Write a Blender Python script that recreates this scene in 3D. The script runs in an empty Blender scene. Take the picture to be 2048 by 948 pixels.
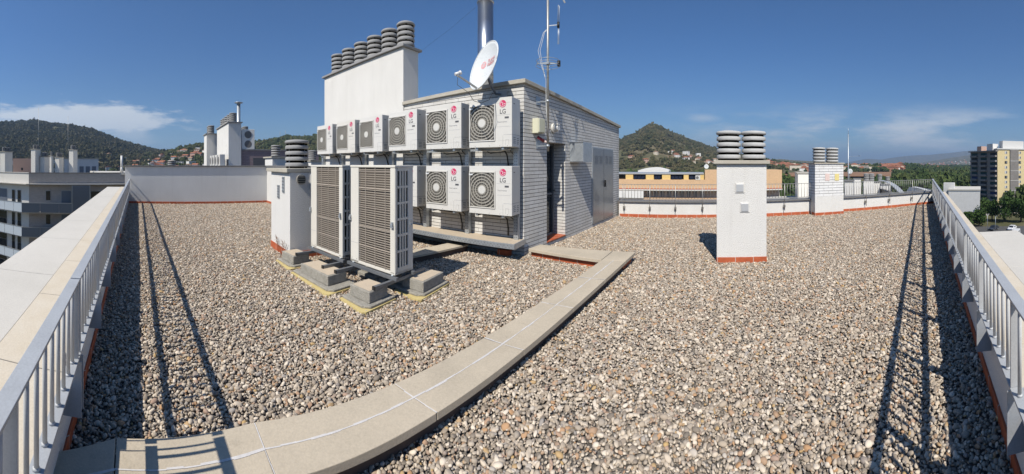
import bpy, math, random
import numpy as np
from mathutils import Vector, Matrix, Euler

R = math.radians
rng = random.Random(7)
npr = np.random.default_rng(7)
S = bpy.context.scene
COL = S.collection

# ------------------------------------------------------------------ camera
EYE = 1.6
FP = 650.0                       # photo pixels per radian
PX0, PY0 = 1390.0, 328.0         # photo column looking along +Y, photo row of the horizon
cd = bpy.data.cameras.new('camera')
cam = bpy.data.objects.new('camera', cd); COL.objects.link(cam)
cam.location = (0, 0, EYE)
cam.rotation_euler = (R(90), 0, (PX0 - 1024) / FP)
cd.type = 'PANO'
S.render.engine = 'CYCLES'
for tgt in (cd, getattr(cd, 'cycles', None)):
    try:
        tgt.panorama_type = 'CENTRAL_CYLINDRICAL'
        tgt.central_cylindrical_range_u_min = -1024 / FP
        tgt.central_cylindrical_range_u_max = 1024 / FP
        tgt.central_cylindrical_range_v_min = (PY0 - 948) / FP
        tgt.central_cylindrical_range_v_max = PY0 / FP
        tgt.central_cylindrical_radius = 1.0
    except Exception:
        pass
cd.clip_start = 0.02
cd.clip_end = 40000
S.camera = cam

# ------------------------------------------------------------------ light
SUN = Vector((0.134, -0.88, 1.0)).normalized()
ELEV = math.asin(SUN.z)
AZ = math.atan2(SUN.x, SUN.y)
S.view_settings.view_transform = 'Standard'
S.view_settings.look = 'None'
S.view_settings.exposure = 0.12
S.view_settings.gamma = 1.0
S.view_settings.use_curve_mapping = False
S.cycles.use_denoising = True
S.cycles.max_bounces = 6
S.cycles.diffuse_bounces = 1
S.cycles.volume_bounces = 0
S.cycles.transparent_max_bounces = 8

W = bpy.data.worlds.new('World'); S.world = W; W.use_nodes = True
nt = W.node_tree; N = nt.nodes; LK = nt.links; N.clear()
def nn(t, **k):
    n = N.new(t)
    for a, b in k.items():
        setattr(n, a, b)
    return n
sky = nn('ShaderNodeTexSky', sky_type='NISHITA', sun_disc=False, sun_elevation=ELEV, sun_rotation=AZ % (2 * math.pi),
         altitude=100, air_density=1.0, dust_density=0.25, ozone_density=3.0)
hsv = nn('ShaderNodeHueSaturation'); hsv.inputs['Saturation'].default_value = 1.0
LK.new(sky.outputs[0], hsv.inputs['Color'])
# thin clouds of the real sky, laid out by direction
geo = nn('ShaderNodeNewGeometry')
tc = nn('ShaderNodeTexCoord')
sep = nn('ShaderNodeSeparateXYZ'); LK.new(tc.outputs['Generated'], sep.inputs[0])
def M(op, a, b=None, c=None):
    n = nn('ShaderNodeMath', operation=op)
    for i, v in enumerate((a, b, c)):
        if v is None: continue
        if isinstance(v, (int, float)): n.inputs[i].default_value = v
        else: LK.new(v, n.inputs[i])
    return n.outputs[0]
az = M('ARCTAN2', sep.outputs[0], sep.outputs[1])
hor = M('SQRT', M('ADD', M('MULTIPLY', sep.outputs[0], sep.outputs[0]), M('MULTIPLY', sep.outputs[1], sep.outputs[1])))
el = M('DIVIDE', sep.outputs[2], hor)
cmb = nn('ShaderNodeCombineXYZ'); LK.new(az, cmb.inputs[0]); LK.new(el, cmb.inputs[1])
def cloud_noise(sx, sy, scale, detail, seed, rough=0.6, tilt=0.0):
    mp = nn('ShaderNodeMapping'); mp.inputs['Scale'].default_value = (sx, sy, 1); mp.inputs['Location'].default_value = (seed, seed * 1.7, 0)
    mp.inputs['Rotation'].default_value = (0, 0, tilt)
    LK.new(cmb.outputs[0], mp.inputs['Vector'])
    t = nn('ShaderNodeTexNoise'); t.inputs['Scale'].default_value = scale; t.inputs['Detail'].default_value = detail
    t.inputs['Roughness'].default_value = rough
    LK.new(mp.outputs[0], t.inputs['Vector'])
    return t.outputs['Fac']
def blob(pxc, pyc, wx, wy, slope=0.0):
    """soft elliptical mask round a direction"""
    a0 = (pxc - PX0) / FP; e0 = (PY0 - pyc) / FP
    da = M('SUBTRACT', az, a0)
    de = M('SUBTRACT', M('SUBTRACT', el, e0), M('MULTIPLY', da, slope))
    u = M('DIVIDE', da, wx / FP); v = M('DIVIDE', de, wy / FP)
    d = M('SQRT', M('ADD', M('MULTIPLY', u, u), M('MULTIPLY', v, v)))
    return M('SUBTRACT', 1.0, d)
def ramp(v, lo, hi):
    n = nn('ShaderNodeMapRange', interpolation_type='SMOOTHSTEP'); n.inputs['From Min'].default_value = lo; n.inputs['From Max'].default_value = hi
    LK.new(v, n.inputs['Value']); return n.outputs[0]
n1 = cloud_noise(1, 3.2, 5.5, 9, 3.1, 0.62)
b1 = blob(165, 238, 215, 40, -0.03)
c1 = M('MULTIPLY', ramp(M('ADD', M('MULTIPLY', b1, 0.9), M('MULTIPLY', M('SUBTRACT', n1, 0.5), 1.9)), 0.02, 0.40), 0.90)
b1b = blob(265, 268, 75, 26, -0.1)
c1b = M('MULTIPLY', ramp(M('ADD', M('MULTIPLY', b1b, 0.9), M('MULTIPLY', M('SUBTRACT', n1, 0.5), 1.6)), 0.05, 0.6), 0.5)
n2 = cloud_noise(1, 3.6, 3.4, 10, 8.3, 0.6, 0.12)
band = M('MULTIPLY', ramp(el, 0.005, 0.07), M('SUBTRACT', 1.0, ramp(el, 0.10, 0.20)))
right = ramp(az, -0.25, 0.25)
c2 = M('MULTIPLY', M('MULTIPLY', M('MULTIPLY', ramp(n2, 0.40, 0.68), band), right), 0.95)
b3 = blob(1405, 236, 62, 15, -0.02)
c3 = M('MULTIPLY', ramp(M('ADD', M('MULTIPLY', b3, 0.9), M('MULTIPLY', M('SUBTRACT', n2, 0.5), 1.6)), 0.0, 0.8), 0.42)
b4 = blob(1828, 238, 30, 6)
c4 = M('MULTIPLY', ramp(M('ADD', b4, M('MULTIPLY', M('SUBTRACT', n1, 0.5), 1.4)), 0.0, 0.9), 0.4)
ct = M('MAXIMUM', M('MAXIMUM', M('MAXIMUM', c1, c1b), M('MAXIMUM', c2, c3)), c4)
tint = nn('ShaderNodeMix', data_type='RGBA'); LK.new(ramp(el, 0.0, 0.42), tint.inputs[0])
tint.inputs[6].default_value = (0.56, 0.74, 0.88, 1); tint.inputs[7].default_value = (0.43, 0.73, 1.03, 1)
tm = nn('ShaderNodeMix', data_type='RGBA', blend_type='MULTIPLY'); tm.inputs[0].default_value = 1.0
LK.new(hsv.outputs[0], tm.inputs[6]); LK.new(tint.outputs[2], tm.inputs[7])
mix = nn('ShaderNodeMix', data_type='RGBA'); LK.new(ct, mix.inputs[0]); LK.new(tm.outputs[2], mix.inputs[6]); mix.inputs[7].default_value = (7.4, 7.9, 8.4, 1)
bg = nn('ShaderNodeBackground'); bg.inputs['Strength'].default_value = 0.090
LK.new(mix.outputs[2], bg.inputs['Color'])
wo = nn('ShaderNodeOutputWorld'); LK.new(bg.outputs[0], wo.inputs['Surface'])

sl = bpy.data.lights.new('sun', 'SUN'); sl.energy = 5.0; sl.angle = R(0.53); sl.color = (1.0, 0.952, 0.872)
so = bpy.data.objects.new('sun', sl); COL.objects.link(so)
so.rotation_euler = (-SUN).to_track_quat('-Z', 'Y').to_euler()
so.location = (0, -5, 20)

# ------------------------------------------------------------------ materials
def mat(name, col, rough=0.6, metal=0.0, spec=0.5):
    m = bpy.data.materials.new(name); m.use_nodes = True
    b = m.node_tree.nodes['Principled BSDF']
    b.inputs['Base Color'].default_value = (*col, 1); b.inputs['Roughness'].default_value = rough
    b.inputs['Metallic'].default_value = metal; b.inputs['Specular IOR Level'].default_value = spec
    return m
class MN:
    def __init__(s, m):
        s.m = m; s.nt = m.node_tree; s.N = s.nt.nodes; s.L = s.nt.links; s.b = s.N['Principled BSDF']
        s.tc = s.N.new('ShaderNodeTexCoord')
    def node(s, t, **k):
        n = s.N.new(t)
        for a, b in k.items(): setattr(n, a, b)
        return n
    def noise(s, scale, detail=4, rough=0.6, vec=None, stretch=None):
        t = s.node('ShaderNodeTexNoise'); t.inputs['Scale'].default_value = scale; t.inputs['Detail'].default_value = detail; t.inputs['Roughness'].default_value = rough
        v = vec or s.tc.outputs['Object']
        if stretch:
            mp = s.node('ShaderNodeMapping'); mp.inputs['Scale'].default_value = stretch; s.L.new(v, mp.inputs['Vector']); v = mp.outputs[0]
        s.L.new(v, t.inputs['Vector']); return t.outputs['Fac']
    def ramp(s, fac, stops):
        r = s.node('ShaderNodeValToRGB'); e = r.color_ramp.elements
        while len(e) < len(stops): e.new(0.5)
        for i, (p, c) in enumerate(stops):
            e[i].position = p; e[i].color = (*c, 1) if len(c) == 3 else c
        s.L.new(fac, r.inputs[0]); return r.outputs[0]
    def mix(s, fac, a, b, blend='MIX'):
        n = s.node('ShaderNodeMix', data_type='RGBA', blend_type=blend)
        for i, v in ((0, fac), (6, a), (7, b)):
            if isinstance(v, (int, float)): n.inputs[i].default_value = v
            elif isinstance(v, tuple): n.inputs[i].default_value = (*v, 1) if len(v) == 3 else v
            else: s.L.new(v, n.inputs[i])
        return n.outputs[2]
    def math(s, op, a, b=0.0):
        n = s.node('ShaderNodeMath', operation=op)
        for i, v in enumerate((a, b)):
            if isinstance(v, (int, float)): n.inputs[i].default_value = v
            else: s.L.new(v, n.inputs[i])
        return n.outputs[0]
    def color(s, c): s.L.new(c, s.b.inputs['Base Color'])
    def bump(s, h, strength=0.3, dist=0.01):
        n = s.node('ShaderNodeBump'); n.inputs['Strength'].default_value = strength; n.inputs['Distance'].default_value = dist
        s.L.new(h, n.inputs['Height']); s.L.new(n.outputs[0], s.b.inputs['Normal'])
    def wallvec(s):
        sp = s.node('ShaderNodeSeparateXYZ'); s.L.new(s.tc.outputs['Object'], sp.inputs[0])
        cb = s.node('ShaderNodeCombineXYZ'); s.L.new(s.math('ADD', sp.outputs[0], sp.outputs[1]), cb.inputs[0]); s.L.new(sp.outputs[2], cb.inputs[1])
        return cb.outputs[0]

def m_weather(name, a, b, scale=2.0, rough=0.7, fine=60, bstr=0.3, bdist=0.004, metal=0, spec=0.4, spots=0.0, streak=False, drips=False):
    m = mat(name, a, rough, metal, spec); q = MN(m)
    n = q.noise(scale, 6, 0.65, stretch=(1, 1, 0.35) if streak else None)
    c = q.ramp(n, [(0.35, a), (0.68, b)])
    f = q.noise(fine, 3)
    c = q.mix(0.25, c, q.ramp(f, [(0.3, tuple(x * 0.7 for x in b)), (0.7, tuple(min(1, x * 1.15) for x in a))]), 'MIX')
    if drips:
        dr = q.ramp(q.noise(7, 5, 0.7, stretch=(1, 1, 0.06)), [(0.54, (0, 0, 0)), (0.74, (1, 1, 1))])
        c = q.mix(q.math('MULTIPLY', dr, 0.13), c, (0.42, 0.39, 0.34))
        pt = q.ramp(q.noise(0.9, 3, 0.5), [(0.40, (0, 0, 0)), (0.62, (1, 1, 1))])
        c = q.mix(q.math('MULTIPLY', pt, 0.12), c, (0.5, 0.47, 0.42))
    if spots:
        sp = q.ramp(q.noise(9, 8, 0.75), [(0.60, (0, 0, 0)), (0.72, (1, 1, 1))])
        c = q.mix(q.math('MULTIPLY', sp, spots), c, tuple(x * 0.45 for x in b))
    q.color(c)
    if bstr: q.bump(f, bstr, bdist)
    return m
def m_brick(name, brick, brick2, mortar, bw=0.24, bh=0.067, ms=0.006, offset=0.5, bstr=0.6):
    m = mat(name, brick, 0.75, 0, 0.3); q = MN(m)
    t = q.node('ShaderNodeTexBrick', offset=offset, offset_frequency=2, squash=1.0)
    t.inputs['Scale'].default_value = 1.0
    t.inputs['Mortar Size'].default_value = ms; t.inputs['Mortar Smooth'].default_value = 0.15; t.inputs['Bias'].default_value = 0
    t.inputs['Brick Width'].default_value = bw; t.inputs['Row Height'].default_value = bh
    t.inputs['Color1'].default_value = (*brick, 1); t.inputs['Color2'].default_value = (*brick2, 1); t.inputs['Mortar'].default_value = (*mortar, 1)
    q.L.new(q.wallvec(), t.inputs['Vector'])
    sp = q.node('ShaderNodeSeparateXYZ'); q.L.new(q.wallvec(), sp.inputs[0])
    fr = q.math('ABSOLUTE', q.math('SUBTRACT', q.math('FRACT', q.math('ADD', q.math('DIVIDE', sp.outputs[1], bh), 0.5)), 0.5))
    wob = q.math('MULTIPLY', q.math('SUBTRACT', q.noise(14, 2), 0.5), 0.05)
    mr = q.node('ShaderNodeMapRange', interpolation_type='SMOOTHSTEP'); mr.inputs['From Min'].default_value = 0.045; mr.inputs['From Max'].default_value = 0.085
    q.L.new(q.math('ADD', fr, wob), mr.inputs['Value']); raked = mr.outputs[0]
    n = q.noise(3.0, 5, 0.7)
    col = q.mix(raked, tuple(mortar), t.outputs['Color'])
    c = q.mix(0.5, col, q.ramp(n, [(0.3, (0.72, 0.70, 0.66)), (0.7, (1, 1, 1))]), 'MULTIPLY')
    q.color(c)
    h = q.math('MULTIPLY', q.math('SUBTRACT', 1.0, q.math('MULTIPLY', t.outputs['Fac'], 0.6)), raked)
    h = q.math('ADD', h, q.math('MULTIPLY', q.noise(50, 3), 0.15))
    q.bump(h, bstr, 0.008)
    return m

def m_clean(name, a, rough):
    m = mat(name, a, rough); q = MN(m)
    oi = q.node('ShaderNodeObjectInfo')
    c = q.ramp(q.noise(1.8, 4, 0.7, stretch=(1, 1, 0.3)), [(0.35, a), (0.7, tuple(x * 0.92 for x in a))])
    c = q.mix(1.0, c, q.ramp(oi.outputs['Random'], [(0.0, (0.92, 0.905, 0.865)), (0.5, (1, 1, 1)), (1.0, (0.985, 0.965, 0.93))]), 'MULTIPLY')
    d_ = q.ramp(q.noise(3.5, 7, 0.75), [(0.56, (0, 0, 0)), (0.75, (1, 1, 1))])
    q.color(q.mix(q.math('MULTIPLY', d_, 0.22), c, (0.40, 0.35, 0.28))); return m
MT = {}
MT['brick'] = m_brick('white_clinker_brick', (0.64, 0.615, 0.57), (0.72, 0.70, 0.66), (0.075, 0.068, 0.06), 0.31, 0.067, 0.0022)
MT['brick2'] = m_brick('white_painted_brick', (0.80, 0.79, 0.77), (0.84, 0.83, 0.81), (0.16, 0.155, 0.15), 0.3, 0.085, 0.003)
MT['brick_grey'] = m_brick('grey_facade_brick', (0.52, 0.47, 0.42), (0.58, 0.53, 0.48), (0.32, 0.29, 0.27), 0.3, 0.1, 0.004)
MT['brick_pink'] = m_brick('mauve_brick', (0.32, 0.24, 0.25), (0.36, 0.28, 0.28), (0.16, 0.13, 0.13), 0.3, 0.1, 0.004)
MT['stucco'] = m_weather('white_stucco', (0.80, 0.775, 0.725), (0.74, 0.715, 0.665), 2.5, 0.88, 70, 0.85, 0.016, streak=True, drips=True)
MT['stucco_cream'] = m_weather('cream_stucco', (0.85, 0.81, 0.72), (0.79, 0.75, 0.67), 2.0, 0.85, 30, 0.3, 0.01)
MT['plaster'] = m_weather('grey_white_render', (0.78, 0.765, 0.73), (0.71, 0.695, 0.66), 1.2, 0.85, 90, 0.5, 0.01, streak=True, drips=True)
MT['concrete'] = m_weather('pale_concrete', (0.57, 0.485, 0.365), (0.45, 0.385, 0.29), 2.2, 0.88, 90, 0.4, 0.004, spots=0.3)
MT['ledge'] = m_weather('ledge_concrete', (0.64, 0.60, 0.53), (0.555, 0.52, 0.455), 1.0, 0.8, 90, 0.2, 0.003, spots=0.18)
MT['ledge_tan'] = m_weather('sandy_coping', (0.66, 0.585, 0.47), (0.60, 0.51, 0.38), 4.0, 0.85, 90, 0.25, 0.003, spots=0.2)
MT['coping'] = m_weather('dusty_coping', (0.50, 0.46, 0.38), (0.40, 0.365, 0.30), 4.0, 0.85, 60, 0.4, 0.006, spots=0.35)
MT['coping_dark'] = m_weather('dark_metal_coping', (0.22, 0.215, 0.21), (0.17, 0.165, 0.16), 4.0, 0.7, 60, 0.2, 0.003)
MT['rough'] = m_weather('rough_cast_concrete', (0.44, 0.41, 0.35), (0.30, 0.28, 0.235), 14.0, 0.95, 70, 1.0, 0.02, spots=0.5)
MT['blocktop'] = m_weather('sandy_block_top', (0.58, 0.47, 0.34), (0.50, 0.42, 0.32), 8.0, 0.9, 90, 0.5, 0.006, spots=0.2)
MT['cowl'] = m_weather('grey_cast_cowl', (0.34, 0.335, 0.325), (0.27, 0.265, 0.26), 6.0, 0.9, 70, 0.5, 0.006, spots=0.2)
MT['cowl_light'] = m_weather('light_cast_cowl', (0.50, 0.495, 0.475), (0.42, 0.415, 0.40), 6.0, 0.9, 80, 0.4, 0.004, spots=0.15)
MT['dark'] = mat('dark_void', (0.010, 0.009, 0.008), 0.95, 0, 0.0)
MT['paint'] = m_weather('grey_railing_paint', (0.43, 0.445, 0.455), (0.37, 0.38, 0.39), 9.0, 0.42, 120, 0.05, 0.001, spots=0.12)
MT['paint_lt'] = m_weather('pale_grey_railing_paint', (0.54, 0.54, 0.53), (0.49, 0.49, 0.48), 9.0, 0.45, 120, 0.05, 0.001, spots=0.08)
MT['galv'] = m_weather('galvanised_steel', (0.50, 0.53, 0.55), (0.38, 0.41, 0.43), 12.0, 0.42, 50, 0.05, 0.001, metal=0.55)
MT['alu'] = mat('aluminium_vent', (0.60, 0.60, 0.59), 0.35, 0.35)
MT['galv_door'] = m_weather('galvanised_sheet', (0.34, 0.355, 0.37), (0.29, 0.305, 0.32), 3.0, 0.38, 50, 0.06, 0.001, metal=0.7)
MT['steel'] = m_weather('brushed_flue_steel', (0.55, 0.58, 0.62), (0.48, 0.51, 0.55), 3.0, 0.28, 60, 0.03, 0.001, metal=0.95)
MT['rust'] = m_weather('rusty_sheet', (0.26, 0.13, 0.07), (0.14, 0.09, 0.06), 14.0, 0.8, 60, 0.4, 0.003, metal=0.2)
MT['ac'] = m_clean('ac_white_enamel', (0.74, 0.718, 0.672), 0.38)
MT['ac_old'] = m_clean('ivory_enamel', (0.72, 0.69, 0.615), 0.42)
MT['hub'] = mat('hub_enamel', (0.66, 0.64, 0.59), 0.45)
MT['wire'] = mat('guard_wire', (0.44, 0.41, 0.35), 0.5, 0.1)
MT['wire_tan'] = mat('dusty_guard_wire', (0.46, 0.39, 0.32), 0.6, 0.1)
MT['fanback'] = m_weather('fan_cavity', (0.13, 0.118, 0.10), (0.085, 0.078, 0.066), 5, 0.7, 40, 0)
MT['blade'] = mat('fan_blade', (0.14, 0.13, 0.11), 0.5)
MT['red'] = mat('logo_crimson', (0.60, 0.035, 0.12), 0.5)
MT['pink'] = mat('faded_logo_red', (0.74, 0.36, 0.36), 0.5)
MT['white'] = mat('logo_white', (0.8, 0.8, 0.79), 0.5)
MT['ink'] = mat('dark_grey_ink', (0.10, 0.10, 0.105), 0.5)
MT['inkfaint'] = mat('faint_grey_ink', (0.38, 0.38, 0.38), 0.5)
MT['black'] = mat('black_plastic', (0.02, 0.02, 0.02), 0.5)
MT['rubber'] = mat('black_cable', (0.03, 0.028, 0.026), 0.6)
MT['hose'] = mat('cream_hose', (0.60, 0.55, 0.45), 0.6)
MT['cable'] = mat('white_cable', (0.7, 0.7, 0.68), 0.5)
MT['dish'] = m_weather('white_dish', (0.74, 0.76, 0.75), (0.70, 0.72, 0.71), 3.0, 0.4, 40, 0.02, 0.001)
MT['cream'] = mat('cream_plastic', (0.70, 0.68, 0.50), 0.5)
MT['sounder'] = mat('dark_red_plastic', (0.22, 0.02, 0.03), 0.4)
MT['frame'] = m_weather('steel_channel', (0.24, 0.25, 0.265), (0.18, 0.19, 0.20), 8.0, 0.5, 60, 0.05, 0.001, metal=0.5)
MT['foam'] = m_weather('yellow_foam', (0.62, 0.50, 0.22), (0.55, 0.43, 0.18), 8.0, 0.9, 50, 0.5, 0.005)
MT['glass'] = mat('dark_glass', (0.02, 0.025, 0.03), 0.08, 0, 0.8)
MT['mast'] = m_weather('mast_steel', (0.44, 0.43, 0.40), (0.34, 0.33, 0.30), 9.0, 0.45, 60, 0.05, 0.001, metal=0.6)
MT['paper_p'] = mat('pink_notice', (0.72, 0.56, 0.50), 0.8)
MT['paper_y'] = mat('yellow_notice', (0.75, 0.62, 0.25), 0.8)
MT['sealant'] = m_weather('white_sealant', (0.70, 0.67, 0.64), (0.54, 0.51, 0.48), 20, 0.8, 80, 0.3, 0.002)

def tile_mat():
    m = mat('terracotta_skirting', (0.50, 0.12, 0.045), 0.6); q = MN(m)
    t = q.node('ShaderNodeTexBrick', offset=0.0)
    t.inputs['Scale'].default_value = 1; t.inputs['Mortar Size'].default_value = 0.004; t.inputs['Brick Width'].default_value = 0.29; t.inputs['Row Height'].default_value = 0.8
    t.inputs['Color1'].default_value = (0.46, 0.105, 0.04, 1); t.inputs['Color2'].default_value = (0.54, 0.14, 0.055, 1); t.inputs['Mortar'].default_value = (0.55, 0.5, 0.44, 1)
    mp = q.node('ShaderNodeMapping'); mp.inputs['Location'].default_value = (0, 0.4, 0); q.L.new(q.wallvec(), mp.inputs[0]); q.L.new(mp.outputs[0], t.inputs['Vector'])
    c = q.mix(0.6, t.outputs['Color'], q.ramp(q.noise(5, 6, 0.75), [(0.3, (0.55, 0.52, 0.5)), (0.5, (0.95, 0.9, 0.85)), (0.7, (1.15, 1.25, 1.3))]), 'MULTIPLY')
    q.color(c); return m
MT['tile'] = tile_mat()

def pebble_mat():
    m = mat('river_pebble', (0.4, 0.36, 0.3), 0.75, 0, 0.3); q = MN(m)
    oi = q.node('ShaderNodeObjectInfo')
    c = q.ramp(oi.outputs['Random'], [(p_, (min(0.82, r_ * 1.08), min(0.77, g_ * 0.995), b_ * 0.905)) for p_, (r_, g_, b_) in [(0.0, (0.20, 0.185, 0.165)), (0.12, (0.33, 0.295, 0.255)), (0.26, (0.45, 0.405, 0.34)), (0.40, (0.36, 0.335, 0.30)),
                                     (0.55, (0.53, 0.485, 0.42)), (0.68, (0.62, 0.575, 0.50)), (0.78, (0.72, 0.68, 0.61)), (0.84, (0.29, 0.29, 0.295)), (0.91, (0.46, 0.30, 0.175)), (0.96, (0.40, 0.31, 0.265)), (1.0, (0.50, 0.37, 0.18))]])
    n = q.noise(30, 5, 0.7)
    c = q.mix(0.55, c, q.ramp(n, [(0.3, (0.62, 0.60, 0.58)), (0.7, (1.12, 1.1, 1.05))]), 'MULTIPLY')
    q.color(c); return m
MT['pebble'] = pebble_mat()
def gravel_base_mat():
    m = mat('gravel_bed', (0.25, 0.22, 0.18), 0.95, 0, 0.2); q = MN(m)
    v = q.node('ShaderNodeTexVoronoi'); v.inputs['Scale'].default_value = 45; q.L.new(q.tc.outputs['Object'], v.inputs['Vector'])
    c = q.ramp(v.outputs['Distance'], [(0.0, (0.33, 0.30, 0.26)), (0.6, (0.10, 0.09, 0.08))])
    q.color(c); return m
MT['gravel'] = gravel_base_mat()

# ------------------------------------------------------------------ mesh builder
class MB:
    def __init__(s): s.v = []; s.f = []; s.s = []; s.marks = []
    def add(s, vs, fs, sm=False):
        o = len(s.v); s.marks.append((o, len(s.f))); s.v += [tuple(v) for v in vs]; s.f += [tuple(i + o for i in f) for f in fs]; s.s += [sm] * len(fs); return s
    def box(s, x0, x1, y0, y1, z0, z1, rot=0, piv=None):
        vs = [Vector((x, y, z)) for z in (z0, z1) for y in (y0, y1) for x in (x0, x1)]
        if rot:
            c = Vector(piv) if piv else Vector(((x0 + x1) / 2, (y0 + y1) / 2, 0)); mm = Matrix.Rotation(rot, 3, 'Z')
            vs = [mm @ (v - c) + c for v in vs]
        return s.add(vs, [(0, 2, 3, 1), (4, 5, 7, 6), (0, 1, 5, 4), (2, 6, 7, 3), (0, 4, 6, 2), (1, 3, 7, 5)])
    def mbox(s, m, hx, hy, hz):
        vs = [m @ Vector((x * hx, y * hy, z * hz)) for z in (-1, 1) for y in (-1, 1) for x in (-1, 1)]
        return s.add(vs, [(0, 2, 3, 1), (4, 5, 7, 6), (0, 1, 5, 4), (2, 6, 7, 3), (0, 4, 6, 2), (1, 3, 7, 5)])
    def bar(s, a, b, w, h):
        """rectangular bar from a to b, w across, h in height"""
        a = Vector(a); b = Vector(b); d = (b - a); L = d.length; d.normalize()
        up = Vector((0, 0, 1)) if abs(d.z) < 0.99 else Vector((0, 1, 0))
        x = d.cross(up).normalized(); z = x.cross(d)
        m = Matrix((x, d, z)).transposed().to_4x4(); m.translation = (a + b) / 2
        return s.mbox(m, w / 2, L / 2, h / 2)
    def prism(s, poly, z0, z1):
        n = len(poly)
        ar = sum(poly[i][0] * poly[(i + 1) % n][1] - poly[(i + 1) % n][0] * poly[i][1] for i in range(n))
        if ar < 0: poly = poly[::-1]
        za = z0 if hasattr(z0, '__len__') else [z0] * n; zb = z1 if hasattr(z1, '__len__') else [z1] * n
        vs = [(p[0], p[1], za[i]) for i, p in enumerate(poly)] + [(p[0], p[1], zb[i]) for i, p in enumerate(poly)]
        return s.add(vs, [tuple(range(n))[::-1], tuple(range(n, 2 * n))] + [(i, (i + 1) % n, n + (i + 1) % n, n + i) for i in range(n)])
    def xz(s, poly, y0, y1):
        """polygon in x,z (counter-clockwise seen from -y) extruded from y0 to y1"""
        n = len(poly)
        vs = [(p[0], y0, p[1]) for p in poly] + [(p[0], y1, p[1]) for p in poly]
        return s.add(vs, [tuple(range(n)), tuple(range(n, 2 * n))[::-1]] + [(i, n + i, n + (i + 1) % n, (i + 1) % n) for i in range(n)])
    def cyl(s, a, b, r, n=12, r2=None, cap=True):
        a = Vector(a); b = Vector(b); d = (b - a).normalized(); r2 = r if r2 is None else r2
        up = Vector((0, 0, 1)) if abs(d.z) < 0.9 else Vector((1, 0, 0))
        x = d.cross(up).normalized(); y = d.cross(x)
        vs = []
        for p, rr in ((a, r), (b, r2)):
            for i in range(n):
                t = 2 * math.pi * i / n; vs.append(p + (x * math.cos(t) + y * math.sin(t)) * rr)
        o = len(s.v)
        s.add(vs, [(i, n + i, n + (i + 1) % n, (i + 1) % n) for i in range(n)], True)
        if cap:
            s.f += [tuple(o + i for i in range(n)), tuple(o + n + i for i in range(n))[::-1]]; s.s += [False, False]
        return s
    def tube(s, pts, r, n=6):
        pts = [Vector(p) for p in pts]; rings = []; o = len(s.v); px = None
        for i, p in enumerate(pts):
            d = (pts[min(i + 1, len(pts) - 1)] - pts[max(i - 1, 0)]).normalized()
            if px is None:
                up = Vector((0, 0, 1)) if abs(d.z) < 0.9 else Vector((1, 0, 0)); px = d.cross(up).normalized()
            px = (px - d * px.dot(d)).normalized(); py = d.cross(px)
            rr = r[i] if hasattr(r, '__len__') else r
            for k in range(n):
                t = 2 * math.pi * k / n; s.v.append(tuple(p + (px * math.cos(t) + py * math.sin(t)) * rr))
        for i in range(len(pts) - 1):
            for k in range(n):
                s.f.append((o + i * n + k, o + i * n + (k + 1) % n, o + (i + 1) * n + (k + 1) % n, o + (i + 1) * n + k)); s.s.append(True)
        s.f += [tuple(o + k for k in range(n))[::-1], tuple(o + (len(pts) - 1) * n + k for k in range(n))]; s.s += [False, False]
        return s
    def lathe(s, prof, c=(0, 0), n=24, z=0):
        o = len(s.v)
        for r, h in prof:
            for k in range(n):
                t = 2 * math.pi * k / n; s.v.append((c[0] + r * math.cos(t), c[1] + r * math.sin(t), z + h))
        for i in range(len(prof) - 1):
            for k in range(n):
                s.f.append((o + i * n + k, o + i * n + (k + 1) % n, o + (i + 1) * n + (k + 1) % n, o + (i + 1) * n + k)); s.s.append(True)
        s.f += [tuple(o + k for k in range(n))[::-1], tuple(o + (len(prof) - 1) * n + k for k in range(n))]; s.s += [False, False]
        return s
    def build_each(s, name, m, parent=None, **k):
        """every box, tube end or cylinder that was added becomes an object of its own"""
        out = []; mk = s.marks + [(len(s.v), len(s.f))]
        for (v0, f0), (v1, f1) in zip(mk[:-1], mk[1:]):
            q = MB(); q.v = s.v[v0:v1]; q.f = [tuple(i - v0 for i in f) for f in s.f[f0:f1]]; q.s = s.s[f0:f1]
            out.append(q.build(name, m, parent, **k))
        return out
    def build(s, name, m, parent=None, loc=(0, 0, 0), rz=0.0, bevel=0.0, rot=None):
        me = bpy.data.meshes.new(name); me.from_pydata(s.v, [], s.f); me.update()
        me.polygons.foreach_set('use_smooth', s.s)
        if m is not None: me.materials.append(MT[m] if isinstance(m, str) else m)
        o = bpy.data.objects.new(name, me); COL.objects.link(o)
        o.location = loc; o.rotation_euler = rot if rot else (0, 0, rz)
        if parent is not None: o.parent = parent
        if bevel:
            b = o.modifiers.new('bevel', 'BEVEL'); b.width = bevel; b.segments = 2; b.limit_method = 'ANGLE'; b.angle_limit = R(40)
        return o

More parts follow.
